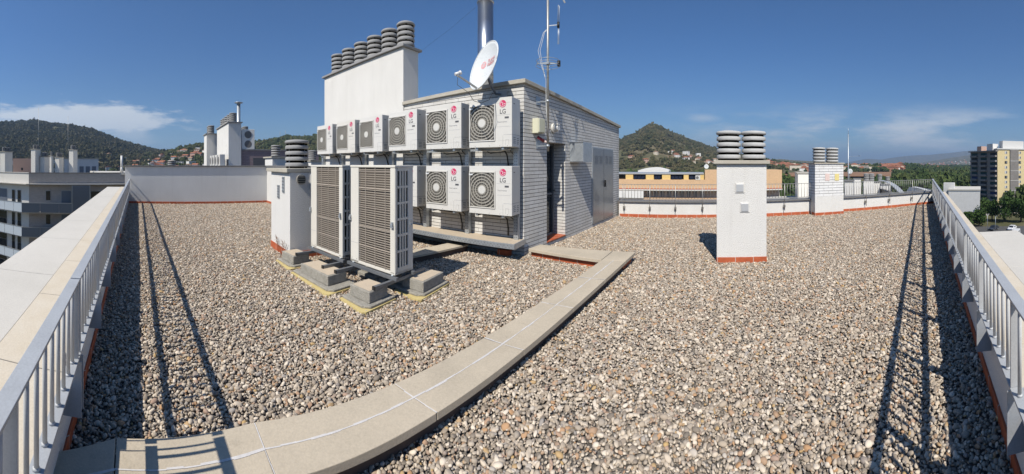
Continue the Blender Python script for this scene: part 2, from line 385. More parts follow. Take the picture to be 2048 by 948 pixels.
def tag(o, label=None, cat=None, group=None, kind=None):
    if label: o['label'] = label
    if cat: o['category'] = cat
    if group: o['group'] = group
    if kind: o['kind'] = kind
    return o
def thing(name, label, cat, loc=(0, 0, 0), rz=0.0, group=None):
    o = bpy.data.objects.new(name, None); COL.objects.link(o); o.location = loc; o.rotation_euler = (0, 0, rz)
    o.empty_display_size = 0.2
    return tag(o, label, cat, group)
def structure(o): o['kind'] = 'structure'; return o
def dup(root, loc=None, rz=None, label=None, group=None, scale=None):
    kids = {}
    for x in COL.objects:
        if x.parent is not None: kids.setdefault(x.parent, []).append(x)
    return dup_k(root, kids, loc, rz, label, group, scale)
def dup_k(root, kids, loc=None, rz=None, label=None, group=None, scale=None):
    r = root.copy(); COL.objects.link(r)
    if loc is not None: r.location = loc
    if rz is not None: r.rotation_euler = (0, 0, rz)
    if scale is not None: r.scale = scale
    if label: r['label'] = label
    if group: r['group'] = group
    def rec(src, dst):
        for ch in kids.get(src, []):
            c = ch.copy(); COL.objects.link(c); c.parent = dst; rec(ch, c)
    rec(root, r)
    return r
def kidmap():
    kids = {}
    for x in COL.objects:
        if x.parent is not None: kids.setdefault(x.parent, []).append(x)
    return kids
def az_of(px): return (px - PX0) / FP
def at(px, py, r):
    """the world point seen R metres away in the direction of a photo pixel"""
    a = az_of(px); return Vector((r * math.sin(a), r * math.cos(a), EYE + (PY0 - py) / FP * r))
def zat(py, r): return EYE + (PY0 - py) / FP * r
def text_mesh(name, body, size, m, parent, loc, rot, bold=0.0, sx=1.0):
    cu = bpy.data.curves.new(name, 'FONT'); cu.body = body; cu.size = size; cu.extrude = 0.0012; cu.offset = bold; cu.align_x = 'CENTER'; cu.align_y = 'CENTER'
    t = bpy.data.objects.new(name, cu); COL.objects.link(t)
    dg = bpy.context.evaluated_depsgraph_get(); me = bpy.data.meshes.new_from_object(t.evaluated_get(dg))
    COL.objects.unlink(t); bpy.data.objects.remove(t)
    me.materials.clear(); me.materials.append(MT[m])
    o = bpy.data.objects.new(name, me); COL.objects.link(o); o.location = loc; o.rotation_euler = rot; o.scale = (sx, 1, 1); o.parent = parent
    return o

def scatter(name, pts, rots, scl, idx, protos, label, kind='stuff'):
    """one object whose points carry copies of a few prototype meshes (geometry nodes)"""
    n = len(pts)
    me = bpy.data.meshes.new(name); me.vertices.add(n); me.vertices.foreach_set('co', np.asarray(pts, dtype=np.float32).ravel())
    for nm, ty, arr, key in (('rot', 'FLOAT_VECTOR', rots, 'vector'), ('scl', 'FLOAT_VECTOR', scl, 'vector'), ('idx', 'INT', idx, 'value')):
        a = me.attributes.new(nm, ty, 'POINT'); a.data.foreach_set(key, np.asarray(arr).ravel())
    me.update()
    o = bpy.data.objects.new(name, me); COL.objects.link(o); tag(o, label, None, None, kind)
    pc = bpy.data.collections.new(name + '_shapes')
    for k, p in enumerate(protos):
        p.name = 'shape_%02d' % k; pc.objects.link(p)
        if p.name in COL.objects: COL.objects.unlink(p)
    g = bpy.data.node_groups.new(name + '_nodes', 'GeometryNodeTree')
    g.interface.new_socket('Geometry', in_out='INPUT', socket_type='NodeSocketGeometry'); g.interface.new_socket('Geometry', in_out='OUTPUT', socket_type='NodeSocketGeometry')
    gi = g.nodes.new('NodeGroupInput'); go = g.nodes.new('NodeGroupOutput')
    ip = g.nodes.new('GeometryNodeInstanceOnPoints'); ci = g.nodes.new('GeometryNodeCollectionInfo')
    ci.inputs['Collection'].default_value = pc; ci.inputs['Separate Children'].default_value = True; ci.inputs['Reset Children'].default_value = True
    ip.inputs['Pick Instance'].default_value = True
    def na(nm, ty):
        q = g.nodes.new('GeometryNodeInputNamedAttribute'); q.data_type = ty; q.inputs['Name'].default_value = nm; return q.outputs['Attribute']
    g.links.new(gi.outputs[0], ip.inputs['Points']); g.links.new(ci.outputs[0], ip.inputs['Instance'])
    g.links.new(na('idx', 'INT'), ip.inputs['Instance Index'])
    g.links.new(na('rot', 'FLOAT_VECTOR'), ip.inputs['Rotation']); g.links.new(na('scl', 'FLOAT_VECTOR'), ip.inputs['Scale'])
    g.links.new(ip.outputs[0], go.inputs[0])
    md = o.modifiers.new('scatter', 'NODES'); md.node_group = g
    return o
# ------------------------------------------------------------------ the roof deck and its gravel
def yl(x): return -0.395 + 0.145 * x          # inner face of the parapet on the left
def yr(x): return -0.743 + 1.188 * x          # inner face of the parapet on the right
VX = (0.333, -0.347)
ROOF = [(-13.0, yl(-13.0)), VX, (8.85, 9.77), (-2.2, 9.62), (-2.3, 9.9), (-6.5, 9.9), (-9.5, 4.6), (-13.0, 3.45)]
structure(MB().prism(ROOF, -0.30, -0.016).build('gravel_bed', 'gravel'))

def inside(poly, x, y):
    c = np.zeros(len(x), bool); n = len(poly)
    for i in range(n):
        x0, y0 = poly[i]; x1, y1 = poly[(i + 1) % n]
        if y0 == y1: continue
        c ^= ((y0 > y) != (y1 > y)) & (x < (x1 - x0) * (y - y0) / (y1 - y0) + x0)
    return c
def make_pebble(k):
    import bmesh
    bm = bmesh.new(); bmesh.ops.create_icosphere(bm, subdivisions=2, radius=1.0); jr = random.Random(900 + k)
    cuts = [(Vector((jr.gauss(0, 1), jr.gauss(0, 1), jr.gauss(0, 1))).normalized(), jr.uniform(0.62, 0.85)) for _ in range(4)]
    r = random.Random(100 + k); ph = [r.uniform(0, 6.3) for _ in range(6)]; am = [r.uniform(0.04, 0.16) for _ in range(3)]
    for v in bm.verts:
        p = v.co
        f = 1 + am[0] * math.sin(2.1 * p.x + ph[0]) + am[1] * math.sin(2.6 * p.y + ph[1] + p.x) + am[2] * math.sin(2.3 * p.z + ph[2])
        for cn, cdd in cuts:
            ex = p.dot(cn) - cdd
            if ex > 0: p = p - cn * ex * 0.8
        v.co = Vector((p.x * f * 1.0, p.y * f * r.uniform(0.735, 0.745), p.z * f * 0.50))
    me = bpy.data.meshes.new('pebble_%d' % k); bm.to_mesh(me); bm.free()
    me.polygons.foreach_set('use_smooth', [True] * len(me.polygons)); me.materials.append(MT['pebble'])
    return bpy.data.objects.new('pebble_%d' % k, me)
sp = 0.0168
gx, gy = np.meshgrid(np.arange(-13.1, 9.0, sp), np.arange(-2.5, 9.9, sp)); gx = gx.ravel(); gy = gy.ravel()
gx = gx + npr.uniform(-0.55, 0.55, gx.size) * sp; gy = gy + npr.uniform(-0.55, 0.55, gy.size) * sp
k = inside(ROOF, gx, gy)
k &= ~((gx < -4.6) & (gy > 4.9) & (gx * 0 + 1 > 0))
gx = gx[k]; gy = gy[k]; n = gx.size
size = np.clip(npr.lognormal(math.log(0.0112), 0.40, n), 0.005, 0.028)
gz = npr.uniform(-0.013, 0.011, n) + size * 0.10 + 0.006 * np.sin(gx * 1.7 + 0.6) * np.cos(gy * 1.3)
scl = np.stack([size * npr.uniform(0.9, 1.25, n), size * npr.uniform(0.85, 1.15, n), size * npr.uniform(0.8, 1.25, n)], 1)
rot = np.stack([npr.normal(0, 0.35, n), npr.normal(0, 0.35, n), npr.uniform(0, 6.283, n)], 1)
scatter('gravel', np.stack([gx, gy, gz], 1), rot, scl, npr.integers(0, 10, n).astype(np.int32), [make_pebble(i) for i in range(10)],
        'rounded beige and grey river pebbles covering the flat roof')

# ------------------------------------------------------------------ parapets with coping, ledge and skirting
def parapet_run(name, label, p0, p1, side, ledge_from, ledge_to, h=0.47):
    """wall along p0->p1 (inner face), outward on the given side"""
    p0 = Vector(p0); p1 = Vector(p1); d = (p1 - p0); L = d.length; ang = math.atan2(d.y, d.x)
    t = thing(name, label, 'parapet', (p0.x, p0.y, 0), ang)
    o = side   # +1: outward is +y in the local frame, -1: outward is -y
    def bx(mb, x0, x1, a, b, z0, z1): return mb.box(x0, x1, min(o * a, o * b), max(o * a, o * b), z0, z1)
    bx(MB(), 0, L, 0.0, 0.44, -0.3, h - 0.04).build('wall', 'plaster', t)
    mb = MB(); x = 0.0
    while x < L - 0.01:
        x1 = min(L, x + 1.0); bx(mb, x + 0.003, x1 - 0.003, -0.02, 0.455, h - 0.038, h); x = x1
    mb.build('coping', 'ledge_tan', t, bevel=0.004)
    mb = MB(); x = ledge_from
    while x < ledge_to - 0.01:
        x1 = min(ledge_to, x + 1.6); bx(mb, x + 0.003, x1 - 0.003, 0.46, 1.12, h - 0.16, h - 0.006); x = x1
    mb.build('cornice_slab', 'ledge', t, bevel=0.005)
    bx(MB(), 0, L, -0.014, -0.001, -0.03, 0.095).build('skirting', 'tile', t)
    bx(MB(), ledge_from, ledge_to, 0.44, 1.02, -2.6, h - 0.17).build('facade_wall', 'brick_grey', t)
    return t
PL0 = Vector((VX[0], VX[1])); PL1 = Vector((-15.9, yl(-15.9)))
PR1 = Vector((8.87, yr(8.87)))
LL = (PL1 - PL0).length; LR = (PR1 - PL0).length
parapet_run('parapet_wall', 'low grey parapet with wide pale ledge beneath the railing at the left edge', PL0, PL1, +1, 0.3, LL)
parapet_run('parapet_wall', 'low parapet with sandy coping under the railing at the right edge', PL0, PR1, -1, 0.3, 5.4)

# ------------------------------------------------------------------ steel railings
ZB, ZT = 0.60, 1.0
bal_mesh = MB().cyl((0, 0, 0), (0, 0, ZT - ZB - 0.012), 0.0095, 8).build('baluster', 'paint_lt')
weld = MB().lathe([(0.014, 0), (0.0125, 0.006), (0.0095, 0.010)], n=8).build('weld', 'paint_lt', bal_mesh)
def railing(label, p0, p1, inward, start, joints, post_at, group='grey steel railings on the parapets', cover=0.006):
    p0 = Vector(p0); p1 = Vector(p1); d = p1 - p0; L = d.length; ang = math.atan2(d.y, d.x); i = inward
    t = thing('railing', label, 'railing', (p0.x, p0.y, 0), ang, group)
    oy = 0.065 * i
    edges = [start] + joints + [L]
    for a, b in zip(edges[:-1], edges[1:]):
        MB().box(a + 0.006, b - 0.006, oy - 0.027, oy + 0.027, ZT - 0.012, ZT).build('top_rail', 'paint', t, bevel=0.0015)
        MB().box(a + 0.006, b - 0.006, oy - 0.027, oy + 0.027, ZB - 0.012, ZB).build('bottom_rail', 'paint', t, bevel=0.0015)
    for x in post_at:
        MB().box(x - 0.006, x + 0.006, oy - 0.024, oy + 0.024, ZB, ZT - 0.013).build('post', 'paint_lt', t, bevel=0.0015)
        # bracket: an angle plate hanging from the bottom rail in front of the wall
        m = MB(); y0, y1 = sorted((0.0 * i, 0.105 * i))
        m.box(x - 0.006, x, y0, y1, 0.30, ZB - 0.013)
        m.box(x + 0.001, x + 0.07, y0 if i > 0 else y1 - 0.006, y0 + 0.006 if i > 0 else y1, 0.33, ZB - 0.08)
        m.build('bracket', 'paint', t, bevel=0.001)
    xs = []; x = start + 0.06
    while x < L - 0.04:
        if min([abs(x - q) for q in post_at] + [9]) > 0.03: xs.append(x)
        x += 0.098
    for x in xs[:96]:
        c = bal_mesh.copy(); COL.objects.link(c); c.parent = t; c.location = (x, oy, ZB)
        w = weld.copy(); COL.objects.link(w); w.parent = c
    if xs[96:]:
        m = MB()
        for x in xs[96:]: m.cyl((x, oy, ZB), (x, oy, ZT - 0.012), 0.0095, 6)
        tag(m.build('balusters', 'paint_lt', t), kind='stuff')
    return t
def along_l(x): return (Vector((x, yl(x))) - PL0).length
LEND = along_l(-13.0)
jl = along_l(-1.60)
posts_l = [jl - 0.03 - 0.86, jl - 0.030, jl + 0.030]
x = jl + 0.88
while x < LEND - 0.3: posts_l.append(x); x += 0.88
railing('long grey steel railing beside the wide ledge, at the left edge of the roof', PL0, Vector((-13.0, yl(-13.0))), -1, 0.35, [jl, jl + 5.2], posts_l)
posts_r = []; x = (Vector((1.27, yr(1.27))) - PL0).length
posts_r.append(x - 0.80)
while x < LR - 0.2: posts_r.append(x); x += 0.815
railing('long grey steel railing in front of the street, at the right edge of the roof', PL0, PR1, +1, 0.35, [4.3, 8.4], posts_r)
bpy.data.objects.remove(weld); bpy.data.objects.remove(bal_mesh)

# ------------------------------------------------------------------ far walls of the roof
def wall_box(mb, x0, x1, y0, y1, z0, z1): return mb.box(x0, x1, y0, y1, z0, z1)
t = thing('parapet_wall', 'tall grey-white wall with a dark coping at the far left of the roof', 'parapet', (-13.0, 0, 0))
MB().prism([(0, yl(-13) - 0.13), (0, 3.37), (-0.22, 3.37), (-0.22, yl(-13) - 0.13)], -0.3, 1.49).build('wall', 'plaster', t)
MB().prism([(0.05, yl(-13) - 0.16), (0.05, 3.32), (-0.27, 3.32), (-0.27, yl(-13) - 0.16)], 1.492, 1.54).build('coping', 'coping_dark', t, bevel=0.005)
MB().box(0.001, 0.014, yl(-13) + 0.02, 3.36, -0.03, 0.095).build('skirting', 'tile', t)
t = thing('parapet_wall', 'bright white wall return behind the vent chimney, meeting the tall grey wall', 'parapet', (-13.0, 3.37, 0))
MB().prism([(0.002, 0), (3.6, 0.36), (3.6, 0.58), (-0.22, 0.22), (-0.22, 0.003), (0, 0.003)], -0.3, 1.49).build('wall', 'stucco', t)
MB().prism([(0.052, -0.05), (3.6, 0.31), (3.6, 0.63), (-0.27, 0.27), (-0.27, -0.045)], 1.492, 1.54).build('coping', 'coping_dark', t)
MB().prism([(0.015, -0.002), (3.6, 0.358), (3.6, 0.345), (0.015, -0.015)], -0.03, 0.095).build('skirting', 'tile', t)

XW0, YW0, XW1, YW1 = -2.28, 9.58, 8.87, 9.78
dw = Vector((XW1 - XW0, YW1 - YW0)); LW = dw.length; AW = math.atan2(dw.y, dw.x)
t = thing('parapet_wall', 'low white wall with terracotta skirting and grey coping at the back of the roof', 'parapet', (XW0, YW0, 0), AW)
MB().box(0, LW, 0, 0.20, -1.5, 0.46).build('wall', 'stucco', t)
MB().box(0, LW - 0.02, -0.06, 0.26, 0.462, 0.505).build('coping', 'coping_dark', t, bevel=0.004)
MB().box(0.02, LW - 0.02, -0.013, -0.001, -0.03, 0.10).build('skirting', 'tile', t)
f = thing('railing', 'thin steel bar fence standing along the white wall at the back of the roof', 'railing', (XW0, YW0, 0), AW)
MB().box(0.02, LW - 0.1, -0.095, -0.075, 0.985, 1.0).build('top_rail', 'mast', f)
MB().box(0.02, LW - 0.1, -0.095, -0.075, 0.555, 0.575).build('bottom_rail', 'mast', f)
px_posts = [1249, 1300, 1351, 1405, 1568, 1730, 1777, 1822]
xs_post = []
for px in px_posts:
    a = az_of(px); ux, uy = math.sin(a), math.cos(a)
    # hit of the sight line with the wall
    r_ = (YW0 - XW0 * math.tan(AW)) / (uy - ux * math.tan(AW)); xs_post.append(max(0.05, (Vector((ux * r_, uy * r_)) - Vector((XW0, YW0))).length))
xs_post += [xs_post[3] + 0.8, xs_post[3] + 1.6]
for x in xs_post:
    p = MB().cyl((x, -0.085, 0.17), (x, -0.085, 0.985), 0.010, 6).build('post', 'mast', f)
    MB().box(x - 0.035, x + 0.03, -0.075, -0.002, 0.27, 0.34).build('clamp', 'mast', p, bevel=0.003)
bar0 = MB().cyl((0, 0, 0), (0, 0, 0.41), 0.0065, 6).build('bar', 'mast')
x = 0.12; xs = []
while x < LW - 0.12:
    xs.append(x); x += 0.0935
for k, x in enumerate(xs[:98]):
    c = bar0.copy(); COL.objects.link(c); c.parent = f; c.location = (x, -0.085, 0.575)
m = MB()
for x in xs[98:]: m.cyl((x, -0.085, 0.575), (x, -0.085, 0.985), 0.0065, 6)
tag(m.build('bars', 'mast', f), kind='stuff')
bpy.data.objects.remove(bar0)

# ------------------------------------------------------------------ raised duct covers (low kerbs with cap stones)
MT['kerb_base'] = m_weather('shadow_dark_kerb_base', (0.14, 0.10, 0.08), (0.09, 0.07, 0.06), 5, 0.9, 50, 0.3, 0.004)  # shadow beneath the cap stones is put into this dark base colour
def kerb(name, label, back, front, zt=0.15, th=0.05):
    """back / front: matching edge points of the cap stones"""
    t = thing(name, label, 'kerb', (back[0][0], back[0][1], 0))
    o = Vector((back[0][0], back[0][1]))
    B = [Vector(p) - o for p in back]; F_ = [Vector(p) - o for p in front]
    for i in range(len(B) - 1):
        g0 = (B[i + 1] - B[i]).normalized() * 0.003
        g1 = (F_[i + 1] - F_[i]).normalized() * 0.003
        q = [B[i] + g0, B[i + 1] - g0, F_[i + 1] - g1, F_[i] + g1]
        MB().prism([tuple(p) for p in q], zt - th, zt).build('capstone', 'concrete', t, bevel=0.004)
    n = len(B); inner = lambda a, b, s: a + (b - a) * s
    for i in range(n - 1):
        q = [inner(B[i], F_[i], 0.12), inner(B[i + 1], F_[i + 1], 0.12), inner(B[i + 1], F_[i + 1], 0.86), inner(B[i], F_[i], 0.86)]
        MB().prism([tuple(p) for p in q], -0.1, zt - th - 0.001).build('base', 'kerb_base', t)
    return t, B, F_, o
bk = [(-1.52, -0.62), (-1.685, -0.36), (-1.785, 0.39), (-1.715, 1.29), (-1.642, 2.16), (-1.565, 3.04), (-1.475, 3.90), (-1.39, 4.71)]
fr = [(-1.20, -0.60), (-1.33, -0.30), (-1.425, 0.42), (-1.352, 1.33), (-1.275, 2.19), (-1.20, 3.05), (-1.115, 3.92), (-1.03, 4.75)]
t, B, F_, o = kerb('walkway_kerb', 'long pale stone-capped kerb curving across the gravel in the foreground', bk, fr)
mid = [b * 0.5 + f_ * 0.5 for b, f_ in zip(B, F_)]
m = MB()
def ribbon(m, pts, w, z, h, jit=0.0):
    for i in range(len(pts) - 1):
        a, b = pts[i], pts[i + 1]; d = (b - a).normalized(); nrm = Vector((-d.y, d.x)) * w
        L_ = (b - a).length; K = max(1, int(L_ / 0.08))
        for k in range(K):
            p = a + (b - a) * (k / K); q = a + (b - a) * ((k + 1) / K)
            j = nrm * (1 + rng.uniform(-jit, jit)); off = Vector((-d.y, d.x)) * rng.uniform(-0.003, 0.003) * (jit > 0)
            m.prism([tuple(p - j + off), tuple(q - j + off), tuple(q + j + off), tuple(p + j + off)], z, z + h)
ribbon(m, mid, 0.0060, 0.1505, 0.002, 0.5)
for i in (2, 3, 4, 5, 6):
    ribbon(m, [B[i] + (F_[i] - B[i]) * 0.02, F_[i]], 0.0040, 0.1506, 0.0013, 0.5)
m.build('sealant_joint', 'sealant', t)
# corner stone and branch to the stair house
L1 = MB().prism([(0.0, 0.0), (0.36, 0.04), (0.415, 0.55), (0.04, 0.52)], 0.10, 0.15).build('capstone', 'concrete', t, loc=(-1.39 - o.x, 4.717 - o.y, 0), bevel=0.004)
MB().prism([(0.05, 0.05), (0.31, 0.06), (0.36, 0.48), (0.08, 0.46)], -0.1, 0.099).build('base', 'tile', t, loc=(-1.39 - o.x, 4.717 - o.y, 0))
MB().prism([(0, 0), (1.33, -0.135), (1.365, 0.385), (0.045, 0.36)], 0.10, 0.15).build('capstone', 'concrete', t, loc=(-2.73 - o.x, 4.855 - o.y, 0), bevel=0.004)
MB().prism([(0.02, 0.06), (1.3, -0.07), (1.32, 0.32), (0.05, 0.30)], -0.1, 0.099).build('base', 'tile', t, loc=(-2.73 - o.x, 4.855 - o.y, 0))
kerb('duct_kerb', 'short stone-capped kerb running under the steel shelf to the large condensers', [(-4.30, 2.95), (-4.20, 3.75), (-4.12, 4.55)], [(-3.98, 2.92), (-3.88, 3.72), (-3.80, 4.55)], 0.14, 0.035)

# ------------------------------------------------------------------ chimneys with stacked cowls
def cowl(parent, x, y, z, Rr=0.205, H=0.55, m='cowl', n=24, rings=5):
    c = MB(); p = H / rings
    for k in range(rings):
        h0 = k * p + p * 0.30 * (k >= 0)
        th = p * 0.66
        if k == rings - 1:
            pr = [(Rr * 0.6, 0), (Rr * 0.98, 0.0), (Rr * 1.03, th * 0.15), (Rr * 1.03, th * 0.55), (Rr * 0.95, th * 0.8), (Rr * 0.5, th * 1.0), (Rr * 0.05, th * 1.05)]
        else:
            pr = [(Rr * 0.6, 0), (Rr * 0.98, 0.0), (Rr, th * 0.12), (Rr * 0.985, th * 0.75), (Rr * 0.93, th * 0.97), (Rr * 0.6, th)]
        c.lathe(pr, (x, y), n, z + h0)
    o = c.build('cowl', m, parent)
    d = MB().cyl((x, y, z), (x, y, z + H * 0.92), Rr * 0.62, 12)
    for k in range(rings):
        for a in range(6):
            t_ = a * math.pi / 3 + 0.3
            d.box(x + Rr * 0.8 * math.cos(t_) - 0.018, x + Rr * 0.8 * math.cos(t_) + 0.018, y + Rr * 0.8 * math.sin(t_) - 0.018, y + Rr * 0.8 * math.sin(t_) + 0.018, z + k * p, z + k * p + p * 0.31)
    d.build('core', 'dark' if n > 16 else 'coping_dark', o)
    return o
def capslab(parent, x0, x1, y0, y1, z0, z1, m='coping'):
    return MB().box(x0, x1, y0, y1, z0, z1).build('cap_slab', m, parent, bevel=0.006)

# the white pillar chimney on the right
c = thing('chimney', 'white rendered chimney with two light grey stacked cowls and two small metal vents', 'chimney', (0.35, 5.235, 0), R(-4.5))
MB().box(0, 0.81, 0, 0.52, -0.1, 1.60).build('shaft', 'stucco', c, bevel=0.006)
capslab(c, -0.05, 0.86, -0.05, 0.57, 1.602, 1.66)
cowl(c, 0.20, 0.22, 1.66, 0.205, 0.50, 'cowl_light', 32); cowl(c, 0.62, 0.22, 1.66, 0.205, 0.50, 'cowl_light', 32)
MB().box(-0.002, 0.812, -0.013, -0.001, -0.03, 0.095).build('skirting', 'tile', c)
for (vx, vz) in ((0.375, 1.215), (0.455, 0.90)):
    v = MB().box(vx - 0.075, vx + 0.075, -0.012, -0.001, vz - 0.08, vz + 0.08)
    v = v.build('vent', 'ac', c, bevel=0.003)
    MB().box(vx - 0.058, vx + 0.058, -0.022, -0.012, vz - 0.062, vz + 0.062).build('louvre', 'alu', v, bevel=0.002, rz=0)
# brick chimney by the back wall
c = thing('chimney', 'white brick chimney with two stacked cowls and paper notices, against the back wall', 'chimney', (3.60, 9.30, 0), AW)
MB().box(0, 0.98, 0, 0.56, -0.1, 0.60).build('base', 'stucco', c)
MB().box(0.002, 0.978, 0.002, 0.56, 0.601, 1.60).build('shaft', 'brick2', c)
capslab(c, -0.03, 1.01, -0.03, 0.6, 1.602, 1.64)
cowl(c, 0.24, 0.26, 1.64, 0.205, 0.49, 'cowl_light', 24); cowl(c, 0.70, 0.26, 1.64, 0.205, 0.49, 'cowl_light', 24)
MB().box(-0.002, 0.982, -0.013, -0.001, -0.03, 0.10).build('skirting', 'tile', c)
MB().box(-0.013, -0.001, -0.013, 0.24, -0.03, 0.10).build('skirting', 'tile', c)
MB().box(0.34, 0.49, -0.007, 0.0, 1.08, 1.30).build('notice', 'paper_p', c)
MB().box(0.67, 0.82, -0.007, 0.0, 1.08, 1.29).build('notice', 'paper_y', c)
# the chimney left of the condensers
c = thing('chimney', 'white stucco chimney with one large stacked cowl, left of the big condensers', 'chimney', (-6.07, 1.66, 0), R(4))
MB().box(0, 0.94, 0, 1.05, -0.1, 1.455).build('shaft', 'stucco', c, bevel=0.006)
capslab(c, -0.13, 0.95, -0.06, 1.12, 1.457, 1.525)
cowl(c, 0.50, 0.32, 1.525, 0.215, 0.52, 'cowl', 32)
MB().box(-0.002, 0.955, -0.013, -0.001, -0.03, 0.13).build('skirting', 'tile', c)
MB().box(0.942, 0.955, 0.0, 1.05, -0.03, 0.13).build('skirting', 'tile', c)
for (vx, z0, z1) in ((0.42, 0.98, 1.22), (0.66, 1.10, 1.38)):
    v = MB().box(vx - 0.05, vx + 0.05, -0.014, -0.001, z0, z1).build('vent', 'galv', c, bevel=0.003)
    m = MB()
    for k in range(5):
        zz = z0 + (k + 0.5) * (z1 - z0) / 5; m.box(vx - 0.038, vx + 0.038, -0.022, -0.014, zz - 0.006, zz + 0.012)
    m.build('louvre', 'galv_door', v)
v = MB().cyl((0.941, 0.20, 1.34), (0.965, 0.20, 1.34), 0.085, 24).build('round_vent', 'coping', c)
m = MB()
for k in range(4): m.box(0.966, 0.975, 0.20 - 0.065, 0.20 + 0.065, 1.285 + k * 0.03, 1.298 + k * 0.03)
m.build('louvre', 'dark', v)
v = MB().box(0.941, 0.965, 0.37, 0.62, 1.17, 1.42).build('window', 'ac', c, bevel=0.003)
MB().box(0.966, 0.969, 0.385, 0.485, 1.19, 1.40).box(0.966, 0.969, 0.505, 0.605, 1.19, 1.40).build('pane', 'glass', v)
# dry weed against that chimney
m = MB()
for s in range(9):
    x0 = rng.uniform(-5.62, -5.2); p = Vector((x0, 1.66, 0.02)); pts = [p]
    dx = rng.uniform(-0.05, 0.05)
    for k in range(6):
        p = p + Vector((dx + rng.uniform(-0.02, 0.02), rng.uniform(-0.008, 0.004), rng.uniform(0.03, 0.055))); pts.append(p)
        if k > 1:
            for q in range(2):
                m.tube([p, p + Vector((rng.uniform(-0.05, 0.05), rng.uniform(-0.03, 0.0), rng.uniform(0.0, 0.04)))], 0.0022, 3)
    m.tube(pts, 0.0028, 3)
MT['weed'] = mat('dry_weed_stalk', (0.22, 0.10, 0.05), 0.8)
tag(m.build('dry_weed', 'weed'), 'thin dry brown weed growing against the white stucco chimney', 'weed')
# ------------------------------------------------------------------ stair house on the roof
OC = Vector((-2.84, 4.89))
TA = R(6.3)                       # the face with the condensers: local x runs to the corner, local -y faces the camera
TB = R(84.0)                      # the side with the doors: local x runs away from the corner, local -y faces out
house = thing('stair_house', 'white brick stair house carrying the rows of air conditioners', 'rooftop building', (OC.x, OC.y, 0))
def zr(s): return 2.985 + 0.0272 * (0)     # flat part
ZC, ZF, ZL = 3.0, 2.715, 2.92      # underside of the coping: at the corner, at the far end, at the left end
LB = 4.90
# front wall in frame A (x from -6.3 to 0)
MB().xz([(-6.3, -0.1), (-0.0, -0.1), (0.0, ZC), (-2.9, ZL), (-6.3, ZL - 0.05)], 0.0, 0.28).build('wall', 'brick', house, rz=TA)
sideZ = lambda x: ZC + (ZF - ZC) * x / LB
D0, D1, DZ0, DZ1 = 0.745, 1.478, 0.085, 2.03
m = MB()
m.xz([(0.004, -0.1), (D0, -0.1), (D0, sideZ(D0)), (0.004, ZC)], 0.0, 0.29)
m.xz([(D0 + 0.0005, -0.1), (D1 - 0.0005, -0.1), (D1 - 0.0005, DZ0), (D0 + 0.0005, DZ0)], 0.001, 0.29)
m.xz([(D0 + 0.0005, DZ1), (D1 - 0.0005, DZ1), (D1 - 0.0005, sideZ(D1)), (D0 + 0.0005, sideZ(D0))], 0.0005, 0.29)
m.xz([(D1, -0.1), (LB, -0.1), (LB, ZF), (D1, sideZ(D1))], 0.0, 0.29)
m.build('wall', 'brick', house, rz=TB)
# rear walls, roof slab and coping
cB = Vector((math.cos(TB), math.sin(TB))); nB = Vector((-math.sin(TB), math.cos(TB)))
cA = Vector((math.cos(TA), math.sin(TA))); nA = Vector((-math.sin(TA), math.cos(TA)))
pf = cB * LB; pl = cA * -6.3; pb = pl + cB * LB
def loc2(p): return (p.x, p.y)
MB().prism([loc2(pf), loc2(pb), loc2(pb - cB * 0.25), loc2(pf - cB * 0.25)], -0.1, 2.68).build('wall', 'brick', house)
MB().prism([loc2(pl + cB * 0.3), loc2(pl + cA * 0.25 + cB * 0.3), loc2(pb + cA * 0.25 - cB * 0.26), loc2(pb - cB * 0.26)], -0.1, 2.68).build('wall', 'brick', house)
MB().prism([loc2(nB * 0.3 + nA * 0.3), loc2(pf + nB * 0.3 - cB * 0.26), loc2(pb + cA * 0.3 - cB * 0.26), loc2(pl + cA * 0.3 + nA * 0.3)], 2.55, 2.66).build('roof', 'ledge', house)
def copseg(a, b, za, zb, nrm, w=0.38, over=0.05, th=0.07, ea=0.0, eb=0.0):
    a = Vector(a); b = Vector(b); d = (b - a).normalized(); n_ = Vector(nrm).normalized()
    q = [a - d * ea - n_ * over, b + d * eb - n_ * over, b + d * eb * 0 + n_ * (w - over), a + n_ * (w - over)]
    return MB().prism([loc2(p) for p in q], [za, zb, zb, za], [za + th, zb + th, zb + th, za + th])
k_ = 0.05
q0 = Vector((0, 0)) - nB * k_ - nA * k_
copm = MB().prism([loc2(pl * 0.4603 - nA * k_), loc2(q0), loc2(nB * 0.33 + nA * 0.33), loc2(pl * 0.4603 + nA * 0.33)], [ZL + 0.002, ZC + 0.002, ZC + 0.002, ZL + 0.002], [ZL + 0.075, ZC + 0.075, ZC + 0.075, ZL + 0.075])
copm.build('coping', 'coping', house, bevel=0.006)
MB().prism([loc2(q0), loc2(pf - nB * k_ + cB * 0.05), loc2(pf + nB * 0.33 + cB * 0.05), loc2(nB * 0.335 + nA * 0.335)], [ZC + 0.0015, ZF + 0.002, ZF + 0.002, ZC + 0.0015], [ZC + 0.074, ZF + 0.074, ZF + 0.074, ZC + 0.074]).build('coping', 'coping', house, bevel=0.006)
